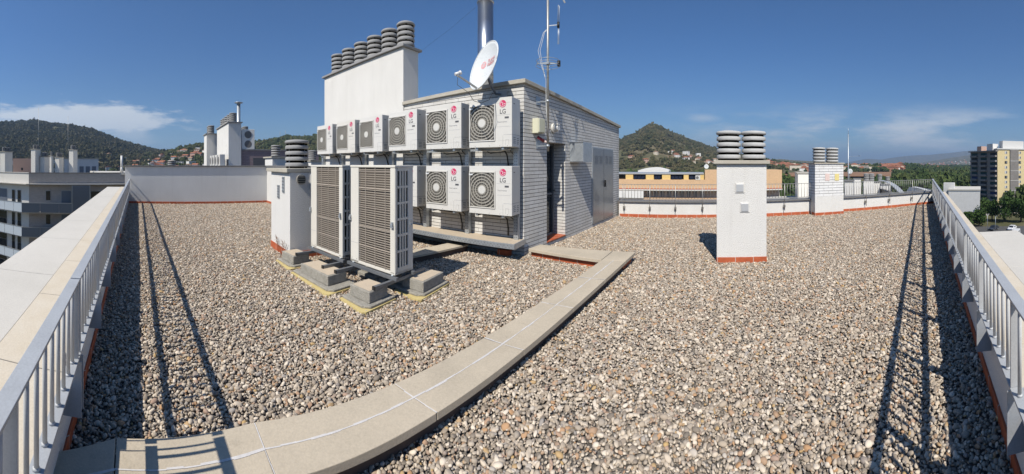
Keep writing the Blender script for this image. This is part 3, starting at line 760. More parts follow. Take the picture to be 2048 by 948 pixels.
# glazed door in its recess
d = MB().box(D0 + 0.02, D1 - 0.075, 0.30, 0.33, DZ0 + 0.02, DZ1 - 0.01).build('door', 'glass', house, rz=TB)
fm = MB().box(D0 + 0.001, D0 + 0.03, 0.27, 0.3, DZ0 + 0.012, DZ1 - 0.002).box(D1 - 0.07, D1 - 0.02, 0.262, 0.3, DZ0 + 0.012, DZ1 - 0.002).box(D0 + 0.03, D1 - 0.07, 0.27, 0.3, DZ1 - 0.05, DZ1 - 0.002).box(D0 + 0.03, D1 - 0.07, 0.27, 0.3, DZ0 + 0.012, DZ0 + 0.06).box(D0 + 0.03, D1 - 0.07, 0.275, 0.3, 0.95, 0.99)
fm.build('frame', 'frame', d)
MB().cyl((D1 - 0.05, 0.255, 1.04), (D1 - 0.05, 0.225, 1.04), 0.01, 8).box(D1 - 0.13, D1 - 0.045, 0.215, 0.228, 1.03, 1.05).build('handle', 'black', d)
MB().box(D0 + 0.002, D1 - 0.002, -0.02, 0.262, DZ0 + 0.001, DZ0 + 0.018).build('sill', 'tile', house, rz=TB)
# metal double door with louvres
E0, E1, EZ0, EZ1 = 2.88, 4.31, 0.11, 2.0
em = (E0 + E1) / 2
dd = MB().box(E0, em - 0.003, -0.028, -0.001, EZ0, EZ1).build('metal_door', 'galv_door', house, rz=TB, bevel=0.003)
de = MB().box(em + 0.003, E1, -0.028, -0.001, EZ0, EZ1).build('metal_door', 'galv_door', house, rz=TB, bevel=0.003)
for par, a0, a1 in ((dd, E0, em), (de, em, E1)):
    m = MB()
    for z0 in (1.62,):
        for k in range(8):
            for h in (0, 1):
                xa = a0 + 0.09 + h * (a1 - a0 - 0.12) / 2; xb = xa + (a1 - a0) / 2 - 0.14
                m.box(xa, xb, -0.036, -0.028, z0 + k * 0.026, z0 + 0.010 + k * 0.026)
    m.build('louvre', 'frame', par)
MB().box(em - 0.004, em + 0.004, -0.0295, -0.0285, EZ0, EZ1).build('door_gap', 'dark', de)
MB().box(em + 0.04, em + 0.065, -0.07, -0.029, 0.98, 1.16).box(em - 0.06, em + 0.06, -0.078, -0.06, 1.10, 1.12).build('handle', 'black', de)
MB().box(E0 - 0.03, E0 - 0.001, -0.02, -0.002, EZ0, EZ1 + 0.03).box(E1 + 0.001, E1 + 0.03, -0.02, -0.002, EZ0, EZ1 + 0.03).box(E0 - 0.001, E1 + 0.001, -0.02, -0.002, EZ1 + 0.002, EZ1 + 0.03).build('door_frame', 'galv', house, rz=TB)

# big ventilation stack with six cowls
vs = thing('chimney', 'tall broad white stucco stack topped with six grey cowls', 'chimney', (OC.x - 6.28 * math.cos(TA), OC.y - 6.28 * math.sin(TA), 0), TA)
MB().box(0, 3.40, -0.03, 0.47, -0.1, 4.23).build('shaft', 'stucco', vs, bevel=0.008)
capslab(vs, -0.06, 3.46, -0.09, 0.54, 4.232, 4.285, 'cowl')
for px in (676.5, 698.5, 723.5, 750, 779.5, 811.5):
    a = az_of(px); tt = math.tan(a)
    # along the stack: the point (6.28 m frame) whose direction is a, 0.22 m behind the face
    o2 = Vector((vs.location.x, vs.location.y)) + nA * 0.22
    s_ = (tt * o2.y - o2.x) / (cA.x - tt * cA.y)
    cowl(vs, s_, 0.22, 4.285, 0.21, 0.60, 'cowl', 24)

# terracotta block by the corner
tag(MB().box(-0.42, -0.20, -0.20, -0.06, -0.02, 0.115).build('terracotta_block', 'tile', None, (OC.x, OC.y, 0), TA, bevel=0.004), 'red terracotta block lying under the steel shelf by the wall corner', 'brick')

# ------------------------------------------------------------------ wall shelf with columns
sh = thing('equipment_shelf', 'perforated galvanised steel shelf with columns holding the wall units', 'shelf', (OC.x, OC.y, 0), TA)
MB().box(-4.2, 0.02, -0.455, -0.002, 0.285, 0.300).build('deck', 'blocktop', sh)
m = MB().box(-4.2, 0.035, -0.475, -0.458, 0.225, 0.308).box(0.022, 0.036, -0.458, -0.002, 0.215, 0.308)
m.build('edge_beam', 'galv', sh, bevel=0.002)
m = MB()
x = -4.15
while x < 0.0:
    m.box(x, x + 0.018, -0.4775, -0.4755, 0.243, 0.252); m.box(x + 0.03, x + 0.048, -0.4775, -0.4755, 0.276, 0.285)
    m.box(x, x + 0.02, -0.452, -0.432, 0.3005, 0.3025); x += 0.062
tag(m.build('perforation', 'frame', sh), kind='stuff')
colx = [-0.06, -1.07, -2.11, -3.15, -4.16, -5.2, -6.2]
for k, x in enumerate(colx):
    zb = 0.302 if k < 5 else 0.302
    m = MB().box(x - 0.075, x + 0.0, -0.13, -0.124, zb, 2.62).box(x - 0.080, x - 0.075, -0.13, -0.035, zb, 2.62).box(x + 0.0, x + 0.005, -0.13, -0.035, zb, 2.62)
    m.build('column', 'galv', sh)
    m = MB(); z = zb + 0.03
    while z < 2.6:
        m.box(x - 0.062, x - 0.048, -0.1315, -0.1302, z, z + 0.02); m.box(x - 0.028, x - 0.014, -0.1315, -0.1302, z, z + 0.02); z += 0.05
    tag(m.build('perforation', 'frame', sh), kind='stuff')
for zz in (0.755, 1.875):
    for x0 in ((-2.77, -0.01) if zz < 1 else (-6.25, -0.01),):
        MB().box(x0[0], x0[1], -0.175, -0.133, zz - 0.045, zz - 0.006).build('rail', 'galv', sh)

# ------------------------------------------------------------------ split air conditioners
UW, UD, UH = 0.82, 0.32, 0.81
def make_split():
    t = thing('air_conditioner', 'x', 'air conditioner')
    # local: x to the right along the face, y to the wall, front face at y = 0, base at z = 0
    MB().box(0, UW, 0.012, UD, 0, UH).build('casing', 'ac', t, bevel=0.008)
    c = MB(); gx0, gx1, gz0, gz1 = 0.015, 0.505, 0.115, 0.70
    c.box(0.0, UW, 0.0, 0.0125, 0.0, 0.10).box(0.0, UW, 0, 0.0125, 0.715, UH)
    c.box(0.515, UW, 0.0, 0.0125, 0.10, 0.715)
    c.build('front_panel', 'ac', t, bevel=0.003)
    g = MB().box(0.004, 0.512, -0.012, 0.006, 0.10, 0.118).box(0.004, 0.512, -0.012, 0.006, 0.698, 0.716).box(0.004, 0.02, -0.012, 0.006, 0.118, 0.698).box(0.496, 0.512, -0.012, 0.006, 0.118, 0.698).build('grille', 'ac', t, bevel=0.002)
    cx, cz = 0.258, 0.408
    MB().box(0.02, 0.496, 0.0080, 0.0115, 0.118, 0.698).build('fan_recess', 'fanback', t)
    m = MB()
    for b in range(3):
        a0 = b * 2.094 + 0.4
        vs_ = []; n_ = 8
        for i in range(n_ + 1):
            a = a0 + i * 1.1 / n_
            for r_ in (0.07, 0.222):
                vs_.append((cx + r_ * math.cos(a + (r_ - 0.07) * 1.4), 0.0075 - 0.0025 * i / n_, cz + r_ * math.sin(a + (r_ - 0.07) * 1.4)))
        m.add(vs_, [(2 * i, 2 * i + 1, 2 * i + 3, 2 * i + 2) for i in range(n_)])
    m.build('fan', 'blade', t)
    m = MB()
    def ring(r_):
        K = 40; pts = []
        for i in range(K + 1):
            a = 2 * math.pi * i / K
            x_ = cx + r_ * math.cos(a); z_ = cz + r_ * math.sin(a)
            pts.append((x_, z_))
        w = 0.0085
        for i in range(K):
            (xa, za), (xb, zb) = pts[i], pts[i + 1]
            if not (0.02 < xa < 0.496 and 0.118 < za < 0.698 and 0.02 < xb < 0.496 and 0.118 < zb < 0.698): continue
            am = 2 * math.pi * (i + 0.5) / K; nx, nz = math.cos(am) * w, math.sin(am) * w
            m.add([(xa - nx, -0.0075, za - nz), (xb - nx, -0.0075, zb - nz), (xb + nx, -0.0075, zb + nz), (xa + nx, -0.0075, za + nz)], [(0, 1, 2, 3)])
    r_ = 0.075
    while r_ < 0.37: ring(r_); r_ += 0.050
    for i in range(20):
        a = 2 * math.pi * i / 20; w = 0.0028
        r1 = 0.40
        for cc, lo, hi, c0 in ((math.cos(a), 0.02, 0.496, cx), (math.sin(a), 0.118, 0.698, cz)):
            if cc > 1e-6: r1 = min(r1, (hi - c0) / cc)
            elif cc < -1e-6: r1 = min(r1, (lo - c0) / cc)
        px_, pz_ = -math.sin(a) * w, math.cos(a) * w
        p, q = (cx + 0.07 * math.cos(a), cz + 0.07 * math.sin(a)), (cx + r1 * math.cos(a), cz + r1 * math.sin(a))
        m.add([(p[0] - px_, -0.009, p[1] - pz_), (q[0] - px_, -0.009, q[1] - pz_), (q[0] + px_, -0.009, q[1] + pz_), (p[0] + px_, -0.009, p[1] + pz_)], [(0, 1, 2, 3)])
    m.build('guard_rings', 'wire', t)
    MB().cyl((cx, -0.012, cz), (cx, 0.0, cz), 0.068, 28).build('hub', 'hub', t)
    # emblem: crimson disc with a white face mark
    ex, ez = 0.655, 0.705
    e = MB().cyl((ex, -0.004, ez), (ex, -0.0003, ez), 0.060, 36).build('emblem', 'red', t)
    m = MB(); K = 26
    for i in range(K):     # the ring of the letter, open at the upper right
        a0 = R(100) + R(262) * i / K; a1 = R(100) + R(262) * (i + 1) / K
        ra, rb = 0.044, 0.050
        m.add([(ex + ra * math.cos(a0), -0.0048, ez + ra * math.sin(a0)), (ex + ra * math.cos(a1), -0.0048, ez + ra * math.sin(a1)), (ex + rb * math.cos(a1), -0.0048, ez + rb * math.sin(a1)), (ex + rb * math.cos(a0), -0.0048, ez + rb * math.sin(a0))], [(0, 1, 2, 3)])
    m.box(ex + 0.016, ex + 0.050, -0.005, -0.0046, ez - 0.003, ez + 0.003)
    m.box(ex - 0.004, ex + 0.003, -0.005, -0.0046, ez - 0.024, ez + 0.024).box(ex - 0.004, ex + 0.016, -0.0052, -0.0047, ez - 0.027, ez - 0.021)
    m.cyl((ex - 0.02, -0.005, ez + 0.018), (ex - 0.02, -0.0045, ez + 0.018), 0.0065, 12)
    m.build('mark', 'white', e)
    text_mesh('lettering', 'LG', 0.105, 'ink', t, (ex, -0.001, 0.575), (R(90), 0, 0), 0.0012, 0.92)
    text_mesh('lettering', 'Dual Inverter', 0.036, 'inkfaint', t, (ex - 0.01, -0.001, 0.41), (R(90), 0, 0), 0, 0.9)
    MB().box(0.69, 0.765, -0.003, 0.0, 0.462, 0.492).build('badge', 'ink', t)
    m = MB().box(0.54, 0.79, -0.0012, 0, 0.522, 0.525).box(0.54, 0.79, -0.0012, 0, 0.33, 0.333)
    # service cover outline on the front and the side, valve cover
    m.box(0.655, 0.659, -0.0015, 0, 0.01, 0.185).box(0.67, 0.82, -0.0015, 0, 0.197, 0.2005).box(0.705, 0.708, -0.0015, 0, 0.03, 0.12).box(0.76, 0.763, -0.0015, 0, 0.03, 0.12).box(0.708, 0.76, -0.0015, 0, 0.117, 0.12)
    m.build_each('panel_seam', 'inkfaint', t)
    m = MB().box(UW, UW + 0.0015, 0.06, 0.11, 0.70, 0.712).box(UW, UW + 0.0015, 0.0, 0.30, 0.197, 0.2005)
    for k in range(4): m.box(UW, UW + 0.002, 0.19, 0.26, 0.05 + k * 0.03, 0.060 + k * 0.03)
    for k in range(4): m.box(UW, UW + 0.002, 0.05, 0.14, 0.06 + k * 0.03, 0.068 + k * 0.03)
    m.build_each('side_slot', 'ink', t)
    m = MB()
    for x in (0.12, 0.40, 0.60, 0.74): m.cyl((x, -0.002, 0.022), (x, 0, 0.022), 0.005, 8)
    for (x, z) in ((0.025, 0.13), (0.49, 0.13), (0.025, 0.685), (0.49, 0.685)): m.cyl((x, -0.0135, z), (x, -0.012, z), 0.006, 8)
    m.build_each('screw', 'ink', t)
    MB().box(0.0, 0.075, -0.010, -0.0125, 0.655, 0.675).build('sticker', 'white', t)
    for x in (0.14, 0.64):
        MB().box(x - 0.02, x + 0.02, 0.02, 0.445, -0.042, -0.004).build('support_arm', 'galv', t)
        MB().box(x - 0.03, x + 0.03, 0.02, 0.06, -0.004, 0.0).build('foot', 'black', t)
    MB().tube([(0.60, 0.10, -0.002), (0.58, 0.16, -0.05), (0.45, 0.20, -0.06), (0.30, 0.22, -0.045)], 0.013, 6).build('hose', 'hose', t)
    MB().tube([(0.52, 0.25, 0.0), (0.55, 0.36, -0.12), (0.54, 0.43, -0.30), (0.53, 0.44, -0.42)], 0.014, 6).build('pipe', 'rubber', t)
    MB().tube([(0.72, 0.12, -0.002), (0.71, 0.16, -0.035), (0.52, 0.14, -0.055), (0.22, 0.16, -0.05), (0.08, 0.22, -0.03)], 0.010, 5).build('hose', 'hose', t)
    MB().tube([(0.66, 0.2, -0.002), (0.66, 0.30, -0.07), (0.70, 0.40, -0.16), (0.68, 0.44, -0.30)], 0.007, 5).build('cable', 'rubber', t)
    MB().tube([(0.10, 0.30, -0.01), (0.22, 0.36, -0.09), (0.45, 0.40, -0.06), (0.62, 0.42, -0.02)], 0.008, 5).build('cable', 'rubber', t)
    return t
proto = make_split()
kids = kidmap()
ordn_top = ['nearest the corner and right under the satellite dish', 'second from the corner', 'third from the corner', 'fourth from the corner', 'fifth from the corner', 'farthest from the corner, at the left end']
first = True
for k in range(6):
    xr = [-0.005, -0.995, -2.055, -3.090, -4.10, -5.13][k]
    p = OC + cA * (xr - UW) + nA * -0.47
    lab = 'white air conditioner in the upper row, ' + ordn_top[k]
    if first: o = proto; o.location = (p.x, p.y, 1.88); o.rotation_euler = (0, 0, TA); o['label'] = lab; o['group'] = 'wall mounted air conditioners'; first = False
    else: o = dup_k(proto, kids, (p.x, p.y, 1.88), TA, lab)
for k in range(3):
    xr = [-0.005, -0.995, -2.055][k]
    p = OC + cA * (xr - UW) + nA * -0.47
    dup_k(proto, kids, (p.x, p.y, 0.757), TA, 'white air conditioner in the lower row, ' + ['nearest the brick corner', 'left of the one by the brick corner', 'mostly hidden behind the big condenser'][k])

# ------------------------------------------------------------------ the two large condensers, their frames and blocks
def make_vrf(label):
    t = thing('condenser_unit', label, 'condenser')
    w, dpt, h = 0.83, 0.33, 1.30
    cs = MB().box(0.0, w - 0.05, 0.06, dpt - 0.03, 0.02, h - 0.02).build('body', 'fanback', t)
    MB().box(-0.005, w + 0.005, -0.006, dpt + 0.004, h - 0.03, h).build('top_cover', 'ac_old', t, bevel=0.006)
    MB().box(0.0, 0.165, 0.0, 0.05, 0.0, h - 0.031).box(0.0, 0.02, 0.05, dpt, 0.0, h - 0.031).build('side_panel', 'ac_old', t, bevel=0.004)
    MB().box(0.001, 0.164, -0.0015, 0, 0.262, 0.265).build('panel_seam', 'inkfaint', t)
    MB().box(w - 0.085, w, 0.0, 0.05, 0.0, h - 0.031).build('corner_post', 'ac_old', t, bevel=0.012)
    MB().box(w - 0.02, w, dpt - 0.095, dpt, 0.0, h - 0.031).build('corner_post', 'ac_old', t, bevel=0.006)
    MB().box(0.0, w, 0.0, dpt, -0.002, 0.03).build('base_tray', 'ac_old', t, bevel=0.003)
    # finned coil and its guard
    co = MB().box(0.166, w - 0.086, 0.035, 0.055, 0.03, h - 0.035).build('coil', 'coil', t)
    m = MB(); z = 0.05
    while z < h - 0.06:
        m.box(0.166, w - 0.086, 0.008, 0.0125, z, z + 0.0095); z += 0.029
    m.build('guard_wires', 'coilwire', t)
    m = MB()
    for zz in (0.25, 0.50, 0.75, 1.0, 1.22): m.box(0.166, w - 0.086, 0.002, 0.008, zz, zz + 0.008)
    for xx in (0.30, 0.48, 0.66): m.box(xx, xx + 0.006, 0.002, 0.008, 0.03, h - 0.035)
    m.build('guard_frame', 'wire_tan', t)
    # side face with slots: x = w
    m = MB()
    y0, y1 = 0.05, dpt - 0.095
    m.box(w - 0.02, w, y0, y1, 0.0, 0.075).box(w - 0.02, w, y0, y1, h - 0.07, h - 0.031)
    ny = 4
    for k in range(1, ny):
        yy = y0 + (y1 - y0) * k / ny; m.box(w - 0.02, w - 0.001, yy - 0.011, yy + 0.011, 0.075, h - 0.07)
    nz = 6
    for k in range(1, nz):
        zz = 0.075 + (h - 0.145) * k / nz; m.box(w - 0.019, w - 0.0005, y0, y1, zz - 0.014, zz + 0.014)
    m.build('side_grille', 'ac_old', t)
    MB().box(w - 0.045, w - 0.037, y0, y1, 0.07, h - 0.07).build('side_void', 'dark', t)
    for (hx, hy) in ((w - 0.03, -0.004), (0.01, -0.004), (w + 0.004, dpt - 0.05)):
        MB().box(hx - 0.028, hx + 0.012, hy - 0.022, hy + 0.02, 0.555, 0.570).box(hx - 0.028, hx + 0.012, hy - 0.022, hy - 0.016, 0.570, 0.600).box(hx - 0.022, hx + 0.006, hy - 0.018, hy + 0.02, 0.600, 0.625).build('lift_handle', 'galv', t, bevel=0.002)
    m = MB()
    for x in (0.03, 0.13): m.cyl((x, -0.003, 0.05), (x, 0, 0.05), 0.005, 6)
    m.build_each('screw', 'ink', t)
    # steel frame below (moves with the unit)
    for yy in (0.0, dpt - 0.02):
        MB().box(-0.06, w + 0.04, yy - 0.02, yy + 0.02, -0.058, -0.018).build('frame_beam', 'frame', t, bevel=0.002)
    for xx in (0.06, w - 0.04):
        m = MB().box(xx - 0.02, xx + 0.02, -0.30, dpt + 0.28, -0.100, -0.0595).build('cross_beam', 'frame', t, bevel=0.002)
        MB().box(xx - 0.0205, xx + 0.0205, -0.312, -0.299, -0.101, -0.059).build('end_cap', 'black', m)
        for yy in (0.0, dpt - 0.02): MB().cyl((xx, yy, -0.018), (xx, yy, 0.0), 0.018, 10).build('rubber_foot', 'galv', t)
    return t
def coilmat():
    m = mat('finned_coil', (0.20, 0.17, 0.145), 0.6, 0.2); q = MN(m)
    n = q.noise(5, 4, 0.6, stretch=(1, 1, 6)); c = q.ramp(n, [(0.3, (0.105, 0.085, 0.068)), (0.7, (0.15, 0.125, 0.10))])
    q.color(c); return m
MT['coil'] = coilmat(); MT['coilwire'] = mat('coil_guard_wire', (0.40, 0.345, 0.28), 0.6, 0.1)
TV = R(9.5)
va = make_vrf('large ivory condenser with a brown finned coil, nearer the camera'); va.location = (-3.875, 2.175, 0.285); va.rotation_euler = (0, 0, TV); va['group'] = 'large condensers on concrete blocks'
vb = dup(va, (-4.84, 1.985, 0.285), TV, 'large ivory condenser with a brown finned coil, beside the stucco chimney')
blocks = [
    ('concrete block on a yellow foam pad, in front of the nearer condenser', -2.94, 1.83, 0.46, 0.50, 0.30, 0.27, 8),
    ('wide concrete block between the two condensers, topped with two black beam ends', -3.55, 1.69, 0.95, 0.46, 0.62, 0.28, 8),
    ('concrete block beside the base of the stucco chimney', -4.63, 1.56, 0.50, 0.44, 0.34, 0.26, 8),
    ('concrete block on foam behind the right side of the nearer condenser', -2.83, 2.52, 0.42, 0.62, 0.30, 0.42, 8),
]
for lab, x, y, w, dp, bw, bd, rz in blocks:
    t = thing('support_block', lab, 'concrete block', (x, y, 0), R(rz + 3), 'concrete blocks under the condensers')
    # local: front right corner at the origin, body extends to -x and +y
    MB().prism([(-w - 0.01, 0.02), (-0.02, -0.035), (0.012, 0.0), (0.0, dp * 0.98), (-w + 0.02, dp)], -0.02, 0.022).build('foam_pad', 'foam', t)
    MB().prism([(-w, 0.05), (-0.10, 0.03), (-0.01, 0.09), (-0.01, dp - 0.01), (-w + 0.01, dp - 0.01)], 0.0225, 0.052).build('slab', 'rough', t, bevel=0.008)
    bx0 = -(w + bw) / 2; by0 = (dp - bd) / 2 + 0.02
    MB().prism([(bx0 - 0.02, by0 - 0.015), (bx0 + bw + 0.02, by0 - 0.02), (bx0 + bw + 0.01, by0 + bd + 0.02), (bx0 - 0.01, by0 + bd + 0.015)], 0.0525, 0.1815).build('block', 'rough', t, bevel=0.010)
    MB().box(bx0 + 0.008, bx0 + bw - 0.008, by0 + 0.006, by0 + bd - 0.006, 0.182, 0.1845).build('top_face', 'blocktop', t)
for lab, x, y in (('concrete block behind the farther condenser', -3.95, 2.62), ('concrete block behind the middle of the condensers', -3.45, 2.70)):
    t = thing('support_block', lab, 'concrete block', (x, y, 0), R(10), 'concrete blocks under the condensers')
    MB().box(-0.22, 0.22, -0.2, 0.2, 0.0, 0.05).build('slab', 'rough', t, bevel=0.008); MB().box(-0.15, 0.15, -0.14, 0.14, 0.0505, 0.183).build('block', 'rough', t, bevel=0.01)

# ------------------------------------------------------------------ satellite dish
dc = at(966.5, 130, 5.38)
phv = az_of(966.5)
toward = Vector((-math.sin(phv), -math.cos(phv), 0)); leftv = Vector((-math.cos(phv), math.sin(phv), 0))
nd = (toward * math.cos(R(58)) + leftv * math.sin(R(58))); nd.z = math.tan(R(17)); nd.normalize()
sd = thing('satellite_dish', 'white satellite dish with faded red lettering on the coping of the stair house', 'satellite dish', dc)
sd.rotation_euler = (0, 0, 0)
zax = nd; xax = Vector((0, 0, 1)).cross(zax).normalized(); yax = zax.cross(xax)
DM = Matrix((xax, yax, zax)).transposed().to_4x4()
RW, RH_, DEP = 0.385, 0.43, 0.08
def dish_pt(u, a, off=0): return (RW * u * math.cos(a), RH_ * u * math.sin(a), DEP * (u * u - 1) + off)
m = MB(); K = 48; rings = 10; vsl = []
for s_, off in ((0, 0), (1, -0.008)):
    vsl.append((0, 0, -DEP + off))
    for i in range(1, rings + 1):
        for k in range(K): vsl.append(dish_pt(i / rings, 2 * math.pi * k / K, off))
base = 1 + rings * K; fl = []
for s_ in (0, 1):
    o_ = s_ * base
    for k in range(K):
        f_ = (o_, o_ + 1 + k, o_ + 1 + (k + 1) % K); fl.append(f_ if s_ == 0 else f_[::-1])
        for i in range(rings - 1):
            a_ = o_ + 1 + i * K; b_ = a_ + K; f_ = (a_ + k, b_ + k, b_ + (k + 1) % K, a_ + (k + 1) % K); fl.append(f_ if s_ == 0 else f_[::-1])
e0 = 1 + (rings - 1) * K
for k in range(K): fl.append((e0 + k, base + e0 + k, base + e0 + (k + 1) % K, e0 + (k + 1) % K))
m.add(vsl, fl, True)
def setm(o, mm): o.matrix_local = mm; return o
setm(m.build('reflector', 'dish', sd), DM)
pts = [dish_pt(1.0, 2 * math.pi * k / K, -0.004) for k in range(K + 1)]
setm(MB().tube(pts, 0.009, 6).build('rim', 'dish', sd), DM)
# lettering
def on_dish(x, y, off=0.006): return Vector((x, y, DEP * ((x / RW) ** 2 + (y / RH_) ** 2 - 1) + off))
for s_, (x, y) in (('PLANA', (0.115, 0.105)), ('FABREGA', (0.115, 0.035))):
    o = text_mesh('lettering', s_, 0.088, 'pink', sd, (0, 0, 0), (0, 0, 0), 0.0, 0.88 if s_ == 'PLANA' else 0.66)
    p = on_dish(x, y, 0.004)
    sc_ = o.scale.copy()
    for v in o.data.vertices:
        vx, vy = v.co.x * sc_.x, v.co.y
        q_ = on_dish(p.x + vx, p.y + vy, 0.004); v.co = (q_.x, q_.y, q_.z + v.co.z)
    o.scale = (1, 1, 1); o.location = (0, 0, 0); o.data.transform(Matrix()); o.matrix_local = DM
m = MB(); K2 = 24; ec = (-0.115, 0.06); rr = 0.066
vv = []; ff = []
for k in range(K2):
    a = 2 * math.pi * k / K2; vv.append(on_dish(ec[0] + rr * math.cos(a), ec[1] + rr * math.sin(a), 0.003))
    vv.append(on_dish(ec[0] + rr * math.cos(a), ec[1] + rr * math.sin(a), -0.001))
vv.append(on_dish(ec[0], ec[1], 0.003)); 
for k in range(K2): ff.append((len(vv) - 1, 2 * k, 2 * ((k + 1) % K2))); ff.append((2 * k, 2 * k + 1, 2 * ((k + 1) % K2) + 1, 2 * ((k + 1) % K2)))
m.add(vv, ff); em_ = setm(m.build('emblem', 'pink', sd), DM)
m = MB()
for (x0, x1, y0, y1) in ((-0.022, -0.009, -0.035, 0.028), (0.009, 0.022, -0.035, 0.028), (-0.045, 0.045, 0.030, 0.040)):
    q4 = [on_dish(ec[0] + x, ec[1] + y, 0.0052) for x, y in ((x0, y0), (x1, y0), (x1, y1), (x0, y1))]; m.add(q4, [(0, 1, 2, 3)])
mk = m.build('mark', 'dish', em_)
m = MB()
for (x, y) in ((-0.03, -0.17), (0.03, -0.17), (0.08, -0.16), (0.0, -0.11)): p = on_dish(x, y, 0.002); m.cyl(p, p + Vector((0, 0, 0.003)), 0.004, 6)
[setm(o_, DM) for o_ in m.build_each('screw', 'ink', sd)]
lnb = at(915.5, 147, 5.2) - dc
foot = Vector(DM @ Vector((0, -RH_ * 0.97, 0.0)))
MB().bar(foot, lnb + Vector((0, 0, -0.03)), 0.026, 0.026).build('arm', 'mast', sd)
dl = (Vector((0, 0, 0)) - lnb).normalized()
l_ = MB().cyl(lnb - dl * 0.05, lnb + dl * 0.03, 0.026, 12).cyl(lnb + dl * 0.03, lnb + dl * 0.06, 0.033, 14).cyl(lnb - Vector((0, 0, 0.05)), lnb, 0.018, 8).build('receiver', 'cream2', sd) if 'cream2' in MT else MB().cyl(lnb - dl * 0.05, lnb + dl * 0.03, 0.026, 12).cyl(lnb + dl * 0.03, lnb + dl * 0.06, 0.033, 14).cyl(lnb - Vector((0, 0, 0.05)), lnb, 0.018, 8).build('receiver', 'white', sd)
bp = Vector((OC.x, OC.y, 0)) + Vector((cA.x, cA.y, 0)) * -0.42 + Vector((nA.x, nA.y, 0)) * -0.03 - dc
back = Vector(DM @ Vector((0, -0.1, -DEP - 0.03)))
m = MB().tube([back, back + Vector((0.02, 0.06, -0.18)), bp + Vector((-0.1, -0.05, 2.86)), bp + Vector((0, -0.02, 2.84))], 0.02, 8)
m.build('bracket', 'frame', sd)
setm(MB().box(-0.09, 0.09, -0.13, 0.05, -DEP - 0.06, -DEP - 0.01).build('back_plate', 'galv', sd), DM)
MB().box(-0.09, 0.09, -0.02, 0.02, -0.06, 0.06).build('wall_plate', 'galv', sd, bp + Vector((0.02, 0, 2.84)), TA)
tag(MB().tube([dc + lnb + Vector((0, 0, -0.06)), dc + lnb + Vector((-0.01, 0, -0.18)), dc + lnb + Vector((0.08, 0, -0.24)), at(937, 185, 5.0), at(948, 202, 5.0), at(962, 206, 5.02), at(978, 200, 5.1), at(985, 186, 5.3)], 0.0045, 5).build('coaxial_cable', 'rubber'), 'thin black cable drooping from the dish receiver to the roof edge', 'cable')

# ------------------------------------------------------------------ steel flue
fp = at(971, 200, 6.45)
fl_ = thing('flue_pipe', 'thick shiny steel flue pipe with a rusty top behind the satellite dish', 'flue', (fp.x, fp.y, 2.66))
MB().cyl((0, 0, 0), (0, 0, 2.12), 0.158, 40).build('pipe', 'steel', fl_)
MB().lathe([(0.158, 0), (0.172, 0.01), (0.172, 0.05), (0.158, 0.06)], n=40, z=2.12).build('collar', 'steel', fl_)
MB().lathe([(0.150, 0), (0.162, 0.05), (0.185, 0.10), (0.185, 0.42), (0.16, 0.46), (0.03, 0.52)], n=32, z=2.18).build('rusty_cap', 'rust', fl_)
for a in range(3):
    MB().box(0.150, 0.175, -0.01, 0.01, 0.55 + a * 0.12, 0.57 + a * 0.12, rot=0).build('clip', 'frame', fl_)

# ------------------------------------------------------------------ mast with antennas
mp = Vector((-2.574, 5.29, 0))
ma = thing('antenna_mast', 'tall thin steel mast with ring and dipole antennas beside the stair house door', 'antenna', mp)
MB().cyl((0, 0, 1.83), (0, 0, 5.35), 0.0225, 12).build('pole', 'mast', ma)
for zz in (2.74, 1.93):
    MB().bar((0.02, 0.0, zz), (-0.215, 0.02, zz), 0.02, 0.02).cyl((0, 0, zz - 0.02), (0, 0, zz + 0.02), 0.032, 12).build('bracket', 'galv', ma)
    MB().box(-0.222, -0.214, -0.06, 0.08, zz - 0.05, zz + 0.10).build('wall_plate', 'galv', ma, rz=R(-6))
zr_ = 3.42; m = MB()
for r_, dz in ((0.205, 0.045), (0.215, -0.045), (0.195, 0.0)):
    m.tube([(r_ * math.cos(2 * math.pi * k / 36), r_ * math.sin(2 * math.pi * k / 36), zr_ + dz) for k in range(37)], 0.005, 5)
ra_ = Vector((math.cos(phv * 0.7), -math.sin(phv * 0.7), 0))
m.build('ring_antenna', 'galv', ma)
MB().bar(Vector((0, 0, zr_)) - ra_ * 0.2, Vector((0, 0, zr_)) + ra_ * 0.22, 0.016, 0.016).box(-0.04, 0.04, -0.04, 0.04, zr_ - 0.02, zr_ + 0.02).build('crossbar', 'galv', ma)
e_ = Vector((0, 0, zr_)) + ra_ * 0.2
MB().cyl(e_ + Vector((0, 0, -0.05)), e_ + Vector((0, 0, 0.05)), 0.03, 10).build('antenna_box', 'black', ma)
zd = 4.10
MB().bar((0, 0, zd), Vector((0, 0, zd + 0.02)) + ra_ * 0.19, 0.014, 0.014).build('dipole_arm', 'galv', ma)
e2 = Vector((0, 0, zd + 0.02)) + ra_ * 0.19
MB().cyl(e2 - Vector((0, 0, 0.05)), e2 + Vector((0, 0, 0.05)), 0.024, 10).build('antenna_box', 'black', ma)
m = MB().tube([e2 + ra_ * 0.012 + Vector((0, 0, 0.0)), e2 + ra_ * 0.02 + Vector((0, 0, 0.34)), e2 + ra_ * -0.0 + Vector((0, 0, 0.36)), e2 + ra_ * -0.012 + Vector((0, 0, -0.0))], 0.006, 5)
m.tube([e2 + ra_ * 0.0, e2 + ra_ * -0.008 + Vector((0, 0, -0.35)), e2 + ra_ * 0.012 + Vector((0, 0, -0.35)), e2 + ra_ * 0.012], 0.006, 5)
m.build('dipole', 'galv', ma)
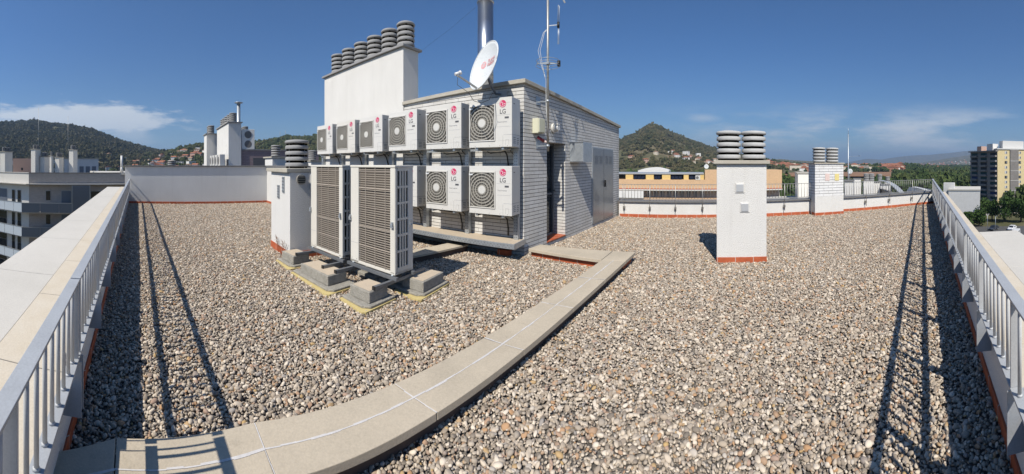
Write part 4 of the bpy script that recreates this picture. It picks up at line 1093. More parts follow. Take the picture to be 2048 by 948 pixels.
MB().bar((0, 0, 4.68), Vector((0, 0, 4.72)) + ra_ * 0.3, 0.018, 0.02).bar(Vector((0, 0, 4.9)) + ra_ * 0.12, Vector((0, 0, 4.52)) + ra_ * 0.31, 0.012, 0.03).build('yagi_arm', 'frame', ma)
for s_ in (0, 1):
    off = -0.02 * s_
    MB().tube([Vector((0, 0, zd - 0.02)) + ra_ * 0.03, Vector((0, 0, zd - 0.12)) + ra_ * (-0.06 + off), Vector((0, 0, zd - 0.45)) + ra_ * (-0.14 + off * 1.8), Vector((0, 0, zr_ - 0.02)) + ra_ * (-0.10 + off), Vector((0, 0, 3.12)) + ra_ * -0.035, Vector((0, 0, 2.6)) + ra_ * (-0.026 - 0.006 * s_), (0.026, -0.02 - 0.008 * s_, 2.1)], 0.0045, 5).build('cable', 'cable', ma)

# ------------------------------------------------------------------ fittings on the door side wall
fx = (OC.x, OC.y, 0)
b = thing('junction_box', 'cream plastic junction box on the brick wall beside the antenna mast', 'junction box', fx, TB)
MB().box(0.25, 0.46, -0.125, -0.002, 2.155, 2.42).build('box', 'cream', b, bevel=0.006)
MB().box(0.255, 0.455, -0.150, -0.127, 2.17, 2.415).build('lid', 'cream', b, bevel=0.006)
b = thing('wall_sounder', 'dark red tubular sounder hanging beneath the cream junction box', 'sounder', fx, TB)
MB().cyl((0.34, -0.06, 2.09), (0.45, -0.12, 2.02), 0.028, 12).build('body', 'sounder', b)
MB().cyl((0.45, -0.12, 2.02), (0.53, -0.17, 1.985), 0.022, 12).build('tip', 'paper_p', b)
b = thing('wall_lamp', 'round white bulkhead lamp on the brick wall above the recessed door', 'lamp', fx, TB)
MB().cyl((0.98, -0.002, 2.31), (0.98, -0.05, 2.31), 0.10, 24, 0.095).build('base', 'ac', b)
MB().cyl((0.98, -0.051, 2.31), (0.98, -0.13, 2.31), 0.075, 24, 0.055).build('shade', 'ac', b, bevel=0.004)
MB().box(0.93, 1.03, -0.135, -0.08, 2.37, 2.395).build('hood', 'ac', b)
b = thing('sheet_metal_box', 'square galvanised sheet metal box jutting from the wall between the two doors', 'vent box', fx, TB)
MB().box(1.68, 2.14, -0.33, -0.002, 1.64, 2.075).build('casing', 'galv', b, bevel=0.004)
MB().box(1.674, 1.68, -0.33, -0.01, 1.64, 1.66).box(1.674, 1.68, -0.33, -0.01, 2.055, 2.075).build_each('flange', 'galv_door', b)
# thin stay wire from the flue to the stack
tag(MB().tube([at(845, 100, 7.3), at(900, 58, 6.8), at(952, 14, 6.4)], 0.0016, 4).build('stay_wire', 'rubber'), 'very thin dark stay wire between the flue and the broad stack', 'wire')
# ------------------------------------------------------------------ terrain
GZ = -20.0
def vnoise(x, y, seed=0):
    r_ = np.random.default_rng(seed); tb = r_.uniform(-1, 1, (256, 256))
    xi = np.floor(x).astype(int); yi = np.floor(y).astype(int); fx_ = x - xi; fy_ = y - yi
    fx_ = fx_ * fx_ * (3 - 2 * fx_); fy_ = fy_ * fy_ * (3 - 2 * fy_)
    g = lambda a, b: tb[a & 255, b & 255]
    return (g(xi, yi) * (1 - fx_) + g(xi + 1, yi) * fx_) * (1 - fy_) + (g(xi, yi + 1) * (1 - fx_) + g(xi + 1, yi + 1) * fx_) * fy_
def fbm(x, y, seed=0, o=4):
    s_ = 0; a = 1.0
    for k in range(o): s_ = s_ + a * vnoise(x * 2 ** k, y * 2 ** k, seed + k); a *= 0.5
    return s_ / 2
# ridges: crest distance, half widths in front / behind, silhouette rows over photo columns
RIDGES = [
    (1350, 850, 900, [(-760, 350), (-400, 290), (-200, 268), (0, 249), (40, 247), (68, 244), (90, 248), (150, 255), (180, 261), (210, 272), (230, 281), (262, 291), (300, 301), (345, 309), (420, 316), (520, 335), (560, 350)]),
    (1000, 640, 800, [(200, 350), (300, 316), (340, 305), (370, 298), (400, 293), (450, 295), (500, 291), (530, 286), (560, 281), (575, 277), (600, 280), (625, 277), (650, 268), (700, 268), (800, 284), (900, 300), (1000, 320), (1080, 350)]),
    (1150, 420, 500, [(1440, 350), (1500, 337), (1540, 334), (1800, 333), (1850, 337), (1900, 341), (1960, 350)]),
    (1500, 1050, 900, [(1000, 350), (1150, 320), (1200, 300), (1230, 287), (1248, 279), (1270, 271), (1285, 262), (1296, 254), (1303, 252), (1314, 254), (1330, 263), (1352, 272), (1380, 284), (1410, 294), (1440, 303), (1480, 313), (1530, 322), (1600, 332), (1640, 345)]),
    (3300, 1200, 1500, [(1300, 340), (1440, 317), (1520, 319), (1560, 318), (1600, 321), (1650, 323), (1700, 327), (1780, 334), (1790, 336)]),
    (5200, 2000, 1800, [(1720, 340), (1800, 329), (1850, 324), (1900, 316), (1945, 309), (2000, 303), (2100, 300), (2300, 310)]),
    (9500, 2500, 2500, [(1500, 338), (1600, 331), (1640, 328), (1690, 326), (1712, 321), (1735, 317), (1760, 319), (1800, 313), (1830, 310), (1860, 309), (1900, 305), (1945, 300), (2048, 296), (2300, 300)]),
]
def terrain_h(a, r):
    px = a * FP + PX0
    h = np.full(a.shape, GZ, float)
    x = r * np.sin(a); y = r * np.cos(a)
    rough = fbm(x / 160, y / 160, 5)
    for D, wf_, wb_, pts in RIDGES:
        P_ = np.array(pts, float)
        yy = np.interp(px, P_[:, 0], P_[:, 1])
        z = EYE + (PY0 - yy) / FP * D
        u = np.where(r < D, (r - (D - wf_)) / wf_, 1 - (r - D) / wb_)
        u = np.clip(u, 0, 1); u = u * u * (3 - 2 * u) * 0.55 + u * 0.45
        u = u + 0.10 * rough * np.sin(np.pi * np.clip(u, 0, 1))
        h = np.maximum(h, GZ + np.clip(z - GZ, 0, None) * u)
    h = h + np.clip((r - 300) / 900, 0, 1) * 2.5 * fbm(x / 60, y / 60, 9)
    return h
A = np.arange(-2.75, 1.75, 0.0055); RR = np.concatenate([[24, 40, 70, 110, 160, 220], np.geomspace(280, 16000, 120)])
aa, rr2 = np.meshgrid(A, RR); hh = terrain_h(aa, rr2)
vs_ = np.stack([rr2 * np.sin(aa), rr2 * np.cos(aa), hh], -1).reshape(-1, 3)
na_, nr_ = len(A), len(RR)
ii = (np.arange(nr_ - 1)[:, None] * na_ + np.arange(na_ - 1)[None, :]).ravel()
fs_ = np.stack([ii, ii + na_, ii + na_ + 1, ii + 1], 1)
me = bpy.data.meshes.new('terrain'); me.from_pydata(vs_.tolist(), [], fs_.tolist()); me.polygons.foreach_set('use_smooth', [True] * len(me.polygons))
def terrain_mat():
    m = mat('terrain_ground', (0.1, 0.09, 0.05), 0.95, 0, 0.1); q = MN(m)
    n = q.noise(0.012, 6, 0.65); c = q.ramp(n, [(0.30, (0.075, 0.085, 0.035)), (0.46, (0.12, 0.115, 0.055)), (0.58, (0.24, 0.185, 0.115)), (0.75, (0.13, 0.125, 0.06))])
    f_ = q.noise(0.09, 5, 0.7); c = q.mix(0.45, c, q.ramp(f_, [(0.35, (0.03, 0.04, 0.018)), (0.65, (0.14, 0.125, 0.07))]))
    q.color(c); return m
MT['terrain'] = terrain_mat()
me.materials.append(MT['terrain']); o = bpy.data.objects.new('terrain', me); COL.objects.link(o); structure(o)
structure(MB().prism([(-16500, -16500), (16500, -16500), (16500, 16500), (-16500, 16500)], GZ - 1.5, GZ - 1.0).build('ground', 'terrain'))
def gz(x, y):
    r_ = math.hypot(x, y); return float(terrain_h(np.array([math.atan2(x, y)]), np.array([r_]))[0])

# ------------------------------------------------------------------ woods
def foliage_mat(name, cols):
    m = mat(name, cols[0], 0.85, 0, 0.15); q = MN(m)
    oi = q.node('ShaderNodeObjectInfo'); c = q.ramp(oi.outputs['Random'], [(i / (len(cols) - 1), c_) for i, c_ in enumerate(cols)])
    g = q.node('ShaderNodeNewGeometry')
    c = q.mix(0.5, c, q.ramp(g.outputs['Random Per Island'], [(0.0, (0.6, 0.65, 0.6)), (1.0, (1.35, 1.3, 1.1))]), 'MULTIPLY')
    q.color(c); return m
MT['wood'] = foliage_mat('woodland_foliage', [(0.050, 0.056, 0.027), (0.075, 0.078, 0.037), (0.105, 0.098, 0.048), (0.14, 0.118, 0.065), (0.065, 0.070, 0.040)])
MT['wood_plain'] = foliage_mat('plain_foliage', [(0.035, 0.060, 0.018), (0.055, 0.085, 0.025), (0.085, 0.105, 0.035), (0.040, 0.065, 0.025)])
MT['leaf'] = foliage_mat('tree_leaves', [(0.045, 0.085, 0.022), (0.065, 0.11, 0.03)])
MT['wood2'] = foliage_mat('ridge_foliage', [(0.05, 0.07, 0.025), (0.075, 0.092, 0.034), (0.10, 0.11, 0.045), (0.13, 0.115, 0.05)])
MT['bark'] = m_weather('tree_bark', (0.16, 0.12, 0.09), (0.10, 0.08, 0.06), 6, 0.9, 30, 0.5, 0.02)
def crown_shape(k, m, n=46, card=0.34):
    r_ = random.Random(k); b = MB()
    # leaf clumps over an uneven crown of radius about 1
    lobes = [(Vector((r_.uniform(-0.4, 0.4), r_.uniform(-0.4, 0.4), r_.uniform(0.35, 1.0))), r_.uniform(0.45, 0.7)) for _ in range(5)]
    for i in range(n):
        c, rad = r_.choice(lobes)
        d_ = Vector((r_.gauss(0, 1), r_.gauss(0, 1), r_.gauss(0.25, 1))).normalized()
        p = c + d_ * rad * r_.uniform(0.65, 1.0); s_ = card * r_.uniform(0.6, 1.25)
        e = Euler((r_.uniform(0, 6.28), r_.uniform(0, 6.28), r_.uniform(0, 6.28))).to_matrix()
        tet = [Vector((1, 0, -0.5)), Vector((-0.5, 0.87, -0.5)), Vector((-0.5, -0.87, -0.5)), Vector((0, 0, 0.9))]
        b.add([p + e @ (t_ * s_) for t_ in tet], [(0, 2, 1), (0, 1, 3), (1, 2, 3), (2, 0, 3)])
    me_ = bpy.data.meshes.new('crown'); me_.from_pydata(b.v, [], b.f); me_.materials.append(MT[m]); me_.update()
    return bpy.data.objects.new('crown_%d' % k, me_)
def polar_pts(pxa, pxb, r0, r1, spacing, keep=None, grow=0.0, seed=1):
    g_ = np.random.default_rng(seed); out = []
    r_ = r0
    while r_ < r1:
        s_ = spacing + grow * r_; a0, a1 = az_of(pxa), az_of(pxb); n_ = max(1, int(r_ * (a1 - a0) / s_))
        a = np.linspace(a0, a1, n_) + g_.uniform(-0.5, 0.5, n_) * (a1 - a0) / n_; q_ = r_ + g_.uniform(-0.5, 0.5, n_) * s_
        out.append(np.stack([a, q_, np.full(n_, s_)], 1)); r_ += s_
    P_ = np.concatenate(out); a, q_, s_ = P_.T
    x = q_ * np.sin(a); y = q_ * np.cos(a)
    if keep is not None:
        k_ = keep(a, q_, x, y); a, q_, x, y, s_ = a[k_], q_[k_], x[k_], y[k_], s_[k_]
    return x, y, terrain_h(a, q_), s_
HOUSES = []
hr = random.Random(77)
def cluster(n, pa, pb, r0, r1, npro, clear_r=9.0, front=26.0):
    out = []
    for i in range(n):
        a = az_of(hr.uniform(pa, pb)); r_ = hr.uniform(r0, r1); out.append((r_ * math.sin(a), r_ * math.cos(a), -a + hr.choice([0, 0.4, -0.4, 1.2]) + hr.uniform(-0.15, 0.15), hr.randrange(npro), hr.uniform(0.8, 1.25)))
        HOUSES.append((out[-1][0], out[-1][1], clear_r, front))
    return out
CL_LEFT = cluster(22, 215, 330, 560, 780, 4) + cluster(60, 290, 425, 470, 800, 4) + cluster(14, -10, 110, 560, 700, 4)
CL_RIDGE = cluster(7, 520, 640, 300, 520, 4)
CL_VILLA = cluster(20, 1335, 1435, 720, 900, 4) + cluster(3, 1262, 1330, 660, 760, 4)
CL_TOWN = cluster(125, 1535, 1805, 830, 1150, 4, 13, 30)
CL_PLAIN = cluster(24, 1780, 1945, 1150, 2300, 4, 14, 60)
CL_VALLEY = cluster(80, 1840, 1945, 3100, 4100, 4)
def house_clear(X, Y):
    k_ = np.ones(len(X), bool)
    for hx, hy, cr, fr in HOUSES:
        d = math.hypot(hx, hy); ux, uy = hx / d, hy / d
        al = (hx - X) * ux + (hy - Y) * uy; ac = np.abs((X - hx) * uy - (Y - hy) * ux)
        k_ &= ~((ac < cr) & (al > -cr) & (al < fr))
    return k_
def wood(name, label, m, parts, size, seed):
    g_ = np.random.default_rng(seed)
    X = np.concatenate([p[0] for p in parts]); Y = np.concatenate([p[1] for p in parts]); Z = np.concatenate([p[2] for p in parts]); SP = np.concatenate([p[3] for p in parts])
    k_ = house_clear(X, Y); X, Y, Z, SP = X[k_], Y[k_], Z[k_], SP[k_]
    n_ = len(X); s_ = size * SP * np.clip(g_.lognormal(0, 0.28, n_), 0.5, 1.9)
    scl = np.stack([s_, s_, s_ * g_.uniform(0.8, 1.35, n_)], 1); rot = np.stack([np.zeros(n_), np.zeros(n_), g_.uniform(0, 6.28, n_)], 1)
    scatter(name, np.stack([X, Y, Z - 0.3], 1), rot, scl, g_.integers(0, 6, n_).astype(np.int32), [crown_shape(seed * 10 + k, m) for k in range(6)], label)
clear = lambda sc_, th, seed: (lambda a, r_, x, y: fbm(x / sc_, y / sc_, seed) > th)
wood('hill_wood', 'dense dark pine wood covering the long hill on the left', 'wood',
     [polar_pts(-80, 330, 560, 1400, 7.5, clear(90, -0.42, 31), seed=2)], 0.62, 3)
wood('ridge_wood', 'green wood on the lower ridge behind the white stacks', 'wood2',
     [polar_pts(290, 660, 420, 1050, 7.0, clear(70, -0.35, 33), seed=4)], 0.62, 5)
wood('cone_hill_wood', 'dark scrub and pine covering the pointed hill behind the orange building', 'wood',
     [polar_pts(1235, 1560, 480, 1560, 8.0, lambda a, r_, x, y: (fbm(x / 80, y / 80, 35) > np.where(r_ < 950, 0.10, -0.36)), seed=6)], 0.60, 7)
wood('plain_wood', 'scattered green trees and groves on the plain towards the far mountains', 'wood_plain',
     [polar_pts(1500, 2070, 150, 620, 7.0, lambda a, r_, x, y: (fbm(x / 60, y / 60, 41) > -0.12) & ~((a < az_of(1785)) & (r_ > 330)), seed=8),
      polar_pts(1500, 2070, 620, 2600, 7.5, lambda a, r_, x, y: (fbm(x / 140, y / 140, 43) > 0.02) & ~((a < az_of(1785)) & (r_ < 800)), 0.001, seed=9),
      polar_pts(-60, 330, 260, 560, 8.0, clear(60, 0.0, 45), seed=10), polar_pts(330, 660, 200, 430, 8.0, clear(60, -0.1, 46), seed=11),
      polar_pts(1235, 1500, 180, 480, 8.0, clear(60, -0.1, 47), seed=12)], 0.58, 9)
# ochre field in front of the distant town
a0, a1 = az_of(1500), az_of(1782); pts_f = []
for i in range(21): a = a0 + (a1 - a0) * i / 20; pts_f.append((500 * math.sin(a), 500 * math.cos(a)))
for i in range(21): a = a1 + (a0 - a1) * i / 20; pts_f.append((755 * math.sin(a), 755 * math.cos(a)))
MT['field'] = m_weather('ochre_field', (0.30, 0.155, 0.075), (0.23, 0.14, 0.08), 0.02, 0.95, 0.4, 0)
structure(MB().prism(pts_f, GZ + 2.4, GZ + 3.2).build('ploughed_field', 'field'))

# ------------------------------------------------------------------ distant houses
for k_, c_ in dict(h_white=(0.74, 0.72, 0.68), h_cream=(0.66, 0.58, 0.46), h_ochre=(0.55, 0.33, 0.19), h_pink=(0.56, 0.38, 0.30), h_brick=(0.42, 0.20, 0.13), r_red=(0.36, 0.15, 0.085), r_tan=(0.42, 0.27, 0.18), r_grey=(0.40, 0.39, 0.37), win=(0.05, 0.055, 0.06)).items():
    MT[k_] = mat('house_' + k_, c_, 0.85, 0, 0.2)
def make_house(w, d, h, wall, roof, gable=True):
    t = thing('house', 'x', 'house')
    MB().box(-w / 2, w / 2, -d / 2, d / 2, -3, h).build('wall', wall, t)
    if gable:
        q = 0.5; rz = h + w * 0.2
        MB().add([(-w / 2 - q, -d / 2 - q, h), (w / 2 + q, -d / 2 - q, h), (w / 2 + q, d / 2 + q, h), (-w / 2 - q, d / 2 + q, h), (0, -d / 2 - q, rz), (0, d / 2 + q, rz)],
                 [(0, 3, 2, 1), (0, 1, 4), (2, 3, 5), (1, 2, 5, 4), (3, 0, 4, 5)]).build('roof', roof, t)
    else:
        MB().box(-w / 2 - 0.3, w / 2 + 0.3, -d / 2 - 0.3, d / 2 + 0.3, h + 0.01, h + 0.35).build('roof', roof, t)
    if w < 14:
        m = MB()
        for z in (1.2, 4.1):
            for x in (-w * 0.28, w * 0.14): m.box(x, x + 1.2, -d / 2 - 0.05, -d / 2 - 0.01, z, z + 1.4)
        m.box(w / 2 + 0.01, w / 2 + 0.05, -0.6, 0.6, 4.1, 5.5)
        m.build_each('window', 'win', t)
    return t
def red(group, label_of, specs, protos):
    kk = kidmap(); used = set()
    for i, (x, y, rz, pi, sc_) in enumerate(specs):
        pr = protos[pi]; z = gz(x, y)
        if pi not in used:
            used.add(pi); o = pr; o.location = (x, y, z); o.rotation_euler = (0, 0, rz); o.scale = (sc_,) * 3
        else: o = dup_k(pr, kk, (x, y, z), rz, scale=(sc_,) * 3)
        o['group'] = group; o['label'] = label_of(pi)
    for pi, pr in enumerate(protos):
        if pi not in used: 
            for ch in list(pr.children): bpy.data.objects.remove(ch)
            bpy.data.objects.remove(pr)
def P4(): return [make_house(11, 9, 6.5, 'h_white', 'r_red'), make_house(9, 8, 6.0, 'h_cream', 'r_tan'), make_house(13, 9, 7, 'h_white', 'r_grey', False), make_house(9, 9, 6, 'h_pink', 'r_red')]
kinds = ['white house with a red roof', 'cream house with a tan roof', 'white flat-roofed house', 'pink house with a red roof']
red('houses at the foot of the left hills', lambda p: kinds[p] + ' at the foot of the left hills', CL_LEFT, P4())
red('villas on the slope of the pointed hill', lambda p: kinds[p] + ' on the slope of the pointed hill', CL_VILLA, P4())
red('houses below the green ridge', lambda p: kinds[p] + ' below the green ridge', CL_RIDGE, P4())
def P5(): return [make_house(22, 12, 9, 'h_brick', 'r_red'), make_house(18, 11, 9, 'h_ochre', 'r_red'), make_house(24, 12, 10, 'h_cream', 'r_tan', False), make_house(16, 12, 8, 'h_white', 'r_red')]
k5 = ['brick-red block with a red roof', 'ochre block with a red roof', 'cream flat-roofed block', 'white house with a red roof']
red('distant town houses', lambda p: k5[p] + ' in the town beyond the ochre field', CL_TOWN, P5())
red('distant houses on the plain', lambda p: k5[p] + ' on the plain below the far mountains', CL_PLAIN, P5())
red('valley town houses', lambda p: k5[p] + ' in the valley town under the mountains', CL_VALLEY, P5())
# white sheds on the plain
for lab, px, r_, w, d, h in (('long low white warehouse roof on the plain', 1848, 820, 46, 20, 7), ('second pale industrial shed, nearer and to the right', 1885, 640, 50, 14, 5), ('small pale hall on the plain near the tower block', 1925, 480, 18, 9, 4)):
    a = az_of(px); x, y = r_ * math.sin(a), r_ * math.cos(a); t = thing('warehouse', lab, 'warehouse', (x, y, gz(x, y)), -a)
    MB().box(-w / 2, w / 2, 0, d, -2, h).build('wall', 'h_white', t); MB().box(-w / 2 - 0.4, w / 2 + 0.4, -0.4, d + 0.4, h + 0.01, h + 0.5).build('roof', 'h_white', t)
# little tower on the left hilltop, and pylons
a = az_of(68); x, y = 1345 * math.sin(a), 1345 * math.cos(a); zt = gz(x, y)
t = thing('hilltop_tower', 'small stone lookout building on the summit of the left hill', 'tower', (x, y, zt), -a)
MB().box(-6, 6, -4, 4, -4, 13).build('wall', 'h_cream', t); MB().box(-2, 2.5, -2, 2, 13.01, 18).build('turret', 'h_cream', t)
for k_, (px, h_) in enumerate(((170, 18), (284, 26), (277, 14), (560, 22), (571, 20))):
    a = az_of(px); D = 1350 if px < 300 else 1000; x, y = D * math.sin(a), D * math.cos(a)
    t = thing('pylon', ['thin pylon on the middle of the left hill ridge', 'tallest pylon at the right end of the left hill', 'short pylon beside the tallest one', 'left one of two masts on the green ridge', 'right one of two masts on the green ridge'][k_], 'pylon', (x, y, gz(x, y)))
    MB().cyl((0, 0, 0), (0, 0, h_ + 6), 0.9, 6, 0.35).build('mast', 'r_grey', t); MB().box(-2.4, 2.4, -0.3, 0.3, h_, h_ + 0.6).build('crossarm', 'r_grey', t)

# ------------------------------------------------------------------ neighbouring roofs at our level
structure(MB().prism([(-13.35, -3.1), (-13.35, 9.4), (-46, 6), (-46, -7.0)], -0.5, -0.02).build('neighbour_roof', 'gravel'))
def wave(px, dist):
    a = az_of(px); return Vector((dist * math.sin(a), dist * math.cos(a)))
# tall white stack behind the grey wall
t = thing('chimney', 'tall distant white stack with five grey cowls, beyond the grey wall', 'chimney', (-20.85, 2.84, 0), R(4))
MB().box(-4.4, 0, 0, 0.85, -0.1, 4.28).build('shaft', 'stucco', t, bevel=0.01)
MB().box(-4.5, 0.08, -0.08, 0.93, 4.282, 4.35).build('cap_slab', 'cowl', t)
for k_, x in enumerate((-0.55, -1.4, -2.25, -3.1, -3.95)): cowl(t, x, 0.42, 4.35, 0.25, 0.66, 'cowl', 16)
p_ = thing('flue_pipe', 'dull grey flue pipe with a flat hat behind the distant white stack', 'flue', (-20.85 - 2.0, 2.84 + 1.0, 0))
MB().cyl((0, 0, 0), (0, 0, 5.85), 0.13, 16).build('pipe', 'galv', p_); MB().lathe([(0.13, 0), (0.16, 0.08), (0.30, 0.10), (0.30, 0.13), (0.05, 0.2)], n=20, z=5.85).build('hat', 'galv', p_)
t = thing('chimney', 'lower white stack with two cowls to the left of the tall distant one', 'chimney', (-25.6, 1.75, 0), R(4))
MB().box(-1.6, 0, 0, 0.9, -0.1, 3.95).build('shaft', 'stucco', t); MB().box(-1.7, 0.08, -0.08, 0.95, 3.952, 4.02).build('cap_slab', 'cowl', t)
cowl(t, -0.4, 0.42, 4.02, 0.26, 0.68, 'cowl', 16); cowl(t, -1.1, 0.42, 4.02, 0.26, 0.68, 'cowl', 16)
MT['blind2'] = mat('weathered_fan_guard', (0.16, 0.15, 0.14), 0.6)
def small_ac(loc, rz, label, group=None, two=False):
    t = thing('air_conditioner', label, 'air conditioner', loc, rz, group)
    h = 1.3 if two else 0.8
    MB().box(0, 0.85, 0, 0.33, 0, h).build('casing', 'ac', t, bevel=0.01)
    for cz in ((0.33, 0.95) if two else (0.4,)): MB().cyl((0.32 if not two else 0.42, -0.006, cz), (0.32 if not two else 0.42, 0.0, cz), 0.27 if not two else 0.24, 20).build('fan_grille', 'blind2', t)
    return t
for k_ in range(4):
    small_ac((-20.6 - k_ * 1.12 - 0.9, 2.2 - k_ * 0.085, 1.42), R(4), ['nearest', 'second', 'third', 'farthest'][k_] + ' small air conditioner in the row on the tall distant stack', 'air conditioners on the distant stack')
tag(MB().box(-6.0, 0.2, -0.1, 0.45, 1.33, 1.40).build('shelf', 'galv', None, (-20.6, 2.25, 0), R(4)), 'steel shelf carrying the small air conditioners on the distant stack', 'shelf')
small_ac((-21.0, 3.74, 2.58), R(86), 'tall two-fan condenser unit standing beside the distant white stack', None, True)
t = thing('chimney', 'distant chimney with two cowls, half hidden behind the tall two-fan condenser', 'chimney', (-24.0, 4.25, 0), R(4))
MB().box(-1.4, 0, 0, 0.8, -0.1, 3.92).build('shaft', 'stucco', t)
cowl(t, -0.35, 0.4, 3.92, 0.22, 0.55, 'cowl', 16); cowl(t, -1.0, 0.4, 3.92, 0.22, 0.55, 'cowl', 16)
t = thing('stair_house', 'distant mauve brick stair house behind the grey wall', 'rooftop building', (-21, 3.7, 0), R(90))
MB().box(0, 5.5, 0, 5, -0.1, 2.50).build('wall', 'brick_pink', t); MB().box(-0.05, 5.55, -0.05, 5.05, 2.502, 2.57).build('coping', 'cowl', t)
MB().box(0.8, 1.9, -0.03, -0.005, 0.1, 2.0).build('door', 'ink', t)
t = thing('chimney', 'small white chimney with two cowls, its cowls rising left of the big grey cowl', 'chimney', (-14.3, 3.62, 0), R(4))
MB().box(0, 1.0, 0, 0.8, -0.1, 1.86).build('shaft', 'stucco', t); MB().box(-0.1, 1.06, -0.06, 0.86, 1.862, 1.92).build('cap_slab', 'coping', t)
cowl(t, 0.45, 0.35, 1.92, 0.205, 0.52, 'cowl', 20)
t = thing('chimney', 'low chimney with a single cowl, rising right of the big grey cowl', 'chimney', (-15.9, 6.0, 0), R(4))
MB().box(0, 1.1, 0, 0.9, -0.1, 1.72).build('shaft', 'stucco', t); MB().box(-0.06, 1.16, -0.06, 0.96, 1.722, 1.78).build('cap_slab', 'coping', t)
cowl(t, 0.42, 0.4, 1.78, 0.205, 0.52, 'cowl', 20)
t = thing('chimney', 'short chimney whose single cowl peeps over the grey wall', 'chimney', (-19.3, -0.75, 0), 0)
MB().box(-0.3, 0.3, -0.3, 0.3, -0.1, 1.30).build('shaft', 'stucco', t); cowl(t, 0, 0, 1.30, 0.25, 0.52, 'cowl', 20)
t = thing('chimney', 'small grey cowl chimney just left of the small air conditioners', 'chimney', (-24.3, 0.35, 0), 0)
MB().box(-0.3, 0.3, -0.3, 0.3, -0.1, 0.95).build('shaft', 'stucco', t); cowl(t, 0, 0, 0.95, 0.22, 0.5, 'cowl', 16)

# ------------------------------------------------------------------ apartment block with balconies on the left
ab = thing('apartment_block', 'grey brick apartment block with blue-grey balconies beyond the left ledge', 'building', (0, 0, 0), math.atan2(math.cos(-1.9 + math.pi / 2 - math.pi / 2) * 0 + math.sin(math.pi / 2 + 1.9) * 1.0, 1.0) * 0)
vphi = -1.9
ab.rotation_euler = (0, 0, -vphi)         # local +y is the viewing direction, local +x runs to the right
def bxp(px, Y): return Y * math.tan(az_of(px) - vphi)
Yf = 38.0; xc = bxp(58, Yf); xe = 9.5
FL = 2.78
z1 = -3.0 - 0.9                       # floor level of the top storey balcony
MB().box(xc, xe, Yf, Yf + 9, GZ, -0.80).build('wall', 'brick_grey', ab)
MB().box(xc - 0.02, xe, Yf - 0.75, Yf + 9, -0.795, -0.70).build('eaves_slab', 'ledge', ab)
MB().box(xc + 0.01, xe, Yf - 0.02, Yf + 0.3, -0.695, 0.53).build('roof_parapet', 'brick_grey', ab)
MB().box(xc + 0.01, xe, Yf - 0.08, Yf + 0.36, 0.532, 0.60).build('coping', 'coping_dark', ab)
MT['panel'] = mat('blue_grey_panel', (0.17, 0.20, 0.235), 0.4, 0.1); MT['panel_sunlit'] = mat('sunlit_balcony_panel', (0.62, 0.68, 0.72), 0.4)  # second, paler copy puts sunlight into the colour of the wing's balcony panels
MT['blind'] = mat('grey_roller_blind', (0.17, 0.19, 0.22), 0.5); MT['wframe'] = mat('aluminium_frame', (0.45, 0.46, 0.47), 0.4, 0.3)
xb = bxp(43, Yf - 1.3)
def window(par, x0, x1, y, z0, z1, m='glass'):
    f_ = MB().box(x0 - 0.05, x1 + 0.05, y - 0.04, y - 0.005, z0 - 0.05, z1 + 0.05).build('window', 'wframe', par)
    MB().box(x0, x1, y - 0.055, y - 0.042, z0, z1).build('pane', m, f_)
for s_ in range(6):
    zf = z1 - s_ * FL
    MB().box(xb, xe, Yf - 1.3, Yf - 0.01, zf - 0.12, zf + 0.0).build('balcony_floor', 'ledge', ab)
    x = xb
    b_ = MB()
    while x < xe: b_.box(x + 0.02, min(x + 2.15, xe) - 0.02, Yf - 1.36, Yf - 1.31, zf - 0.02, zf + 1.02); x += 2.15
    b_.build('balcony_panel', 'panel', ab)
    MB().box(xb, xe, Yf - 1.38, Yf - 1.29, zf + 1.03, zf + 1.08).build('balcony_rail', 'galv', ab)
    window(ab, bxp(92, Yf), bxp(101, Yf), Yf, zf + 1.25, zf + 2.35)
    window(ab, bxp(123, Yf), bxp(142, Yf), Yf, zf + 0.1, zf + 2.35, 'blind')
    window(ab, bxp(182, Yf), bxp(214, Yf), Yf, zf + 0.1, zf + 2.3)
x0, x1 = bxp(145, Yf - 1.45), bxp(179, Yf - 1.45)
lv = MB().box(x0, x1, Yf - 1.47, Yf - 1.40, GZ, -0.83).build('louvre_screen', 'panel', ab)
m = MB(); z = -0.95
while z > -12: m.box(x0 + 0.05, x1 - 0.05, Yf - 1.50, Yf - 1.472, z - 0.05, z); z -= 0.16
m.build('louvre', 'blind', lv)
MB().box(x0 - 0.08, x0 - 0.005, Yf - 1.52, Yf - 1.38, GZ, -0.83).box(x1 + 0.005, x1 + 0.08, Yf - 1.52, Yf - 1.38, GZ, -0.83).build('louvre_frame', 'galv', lv)
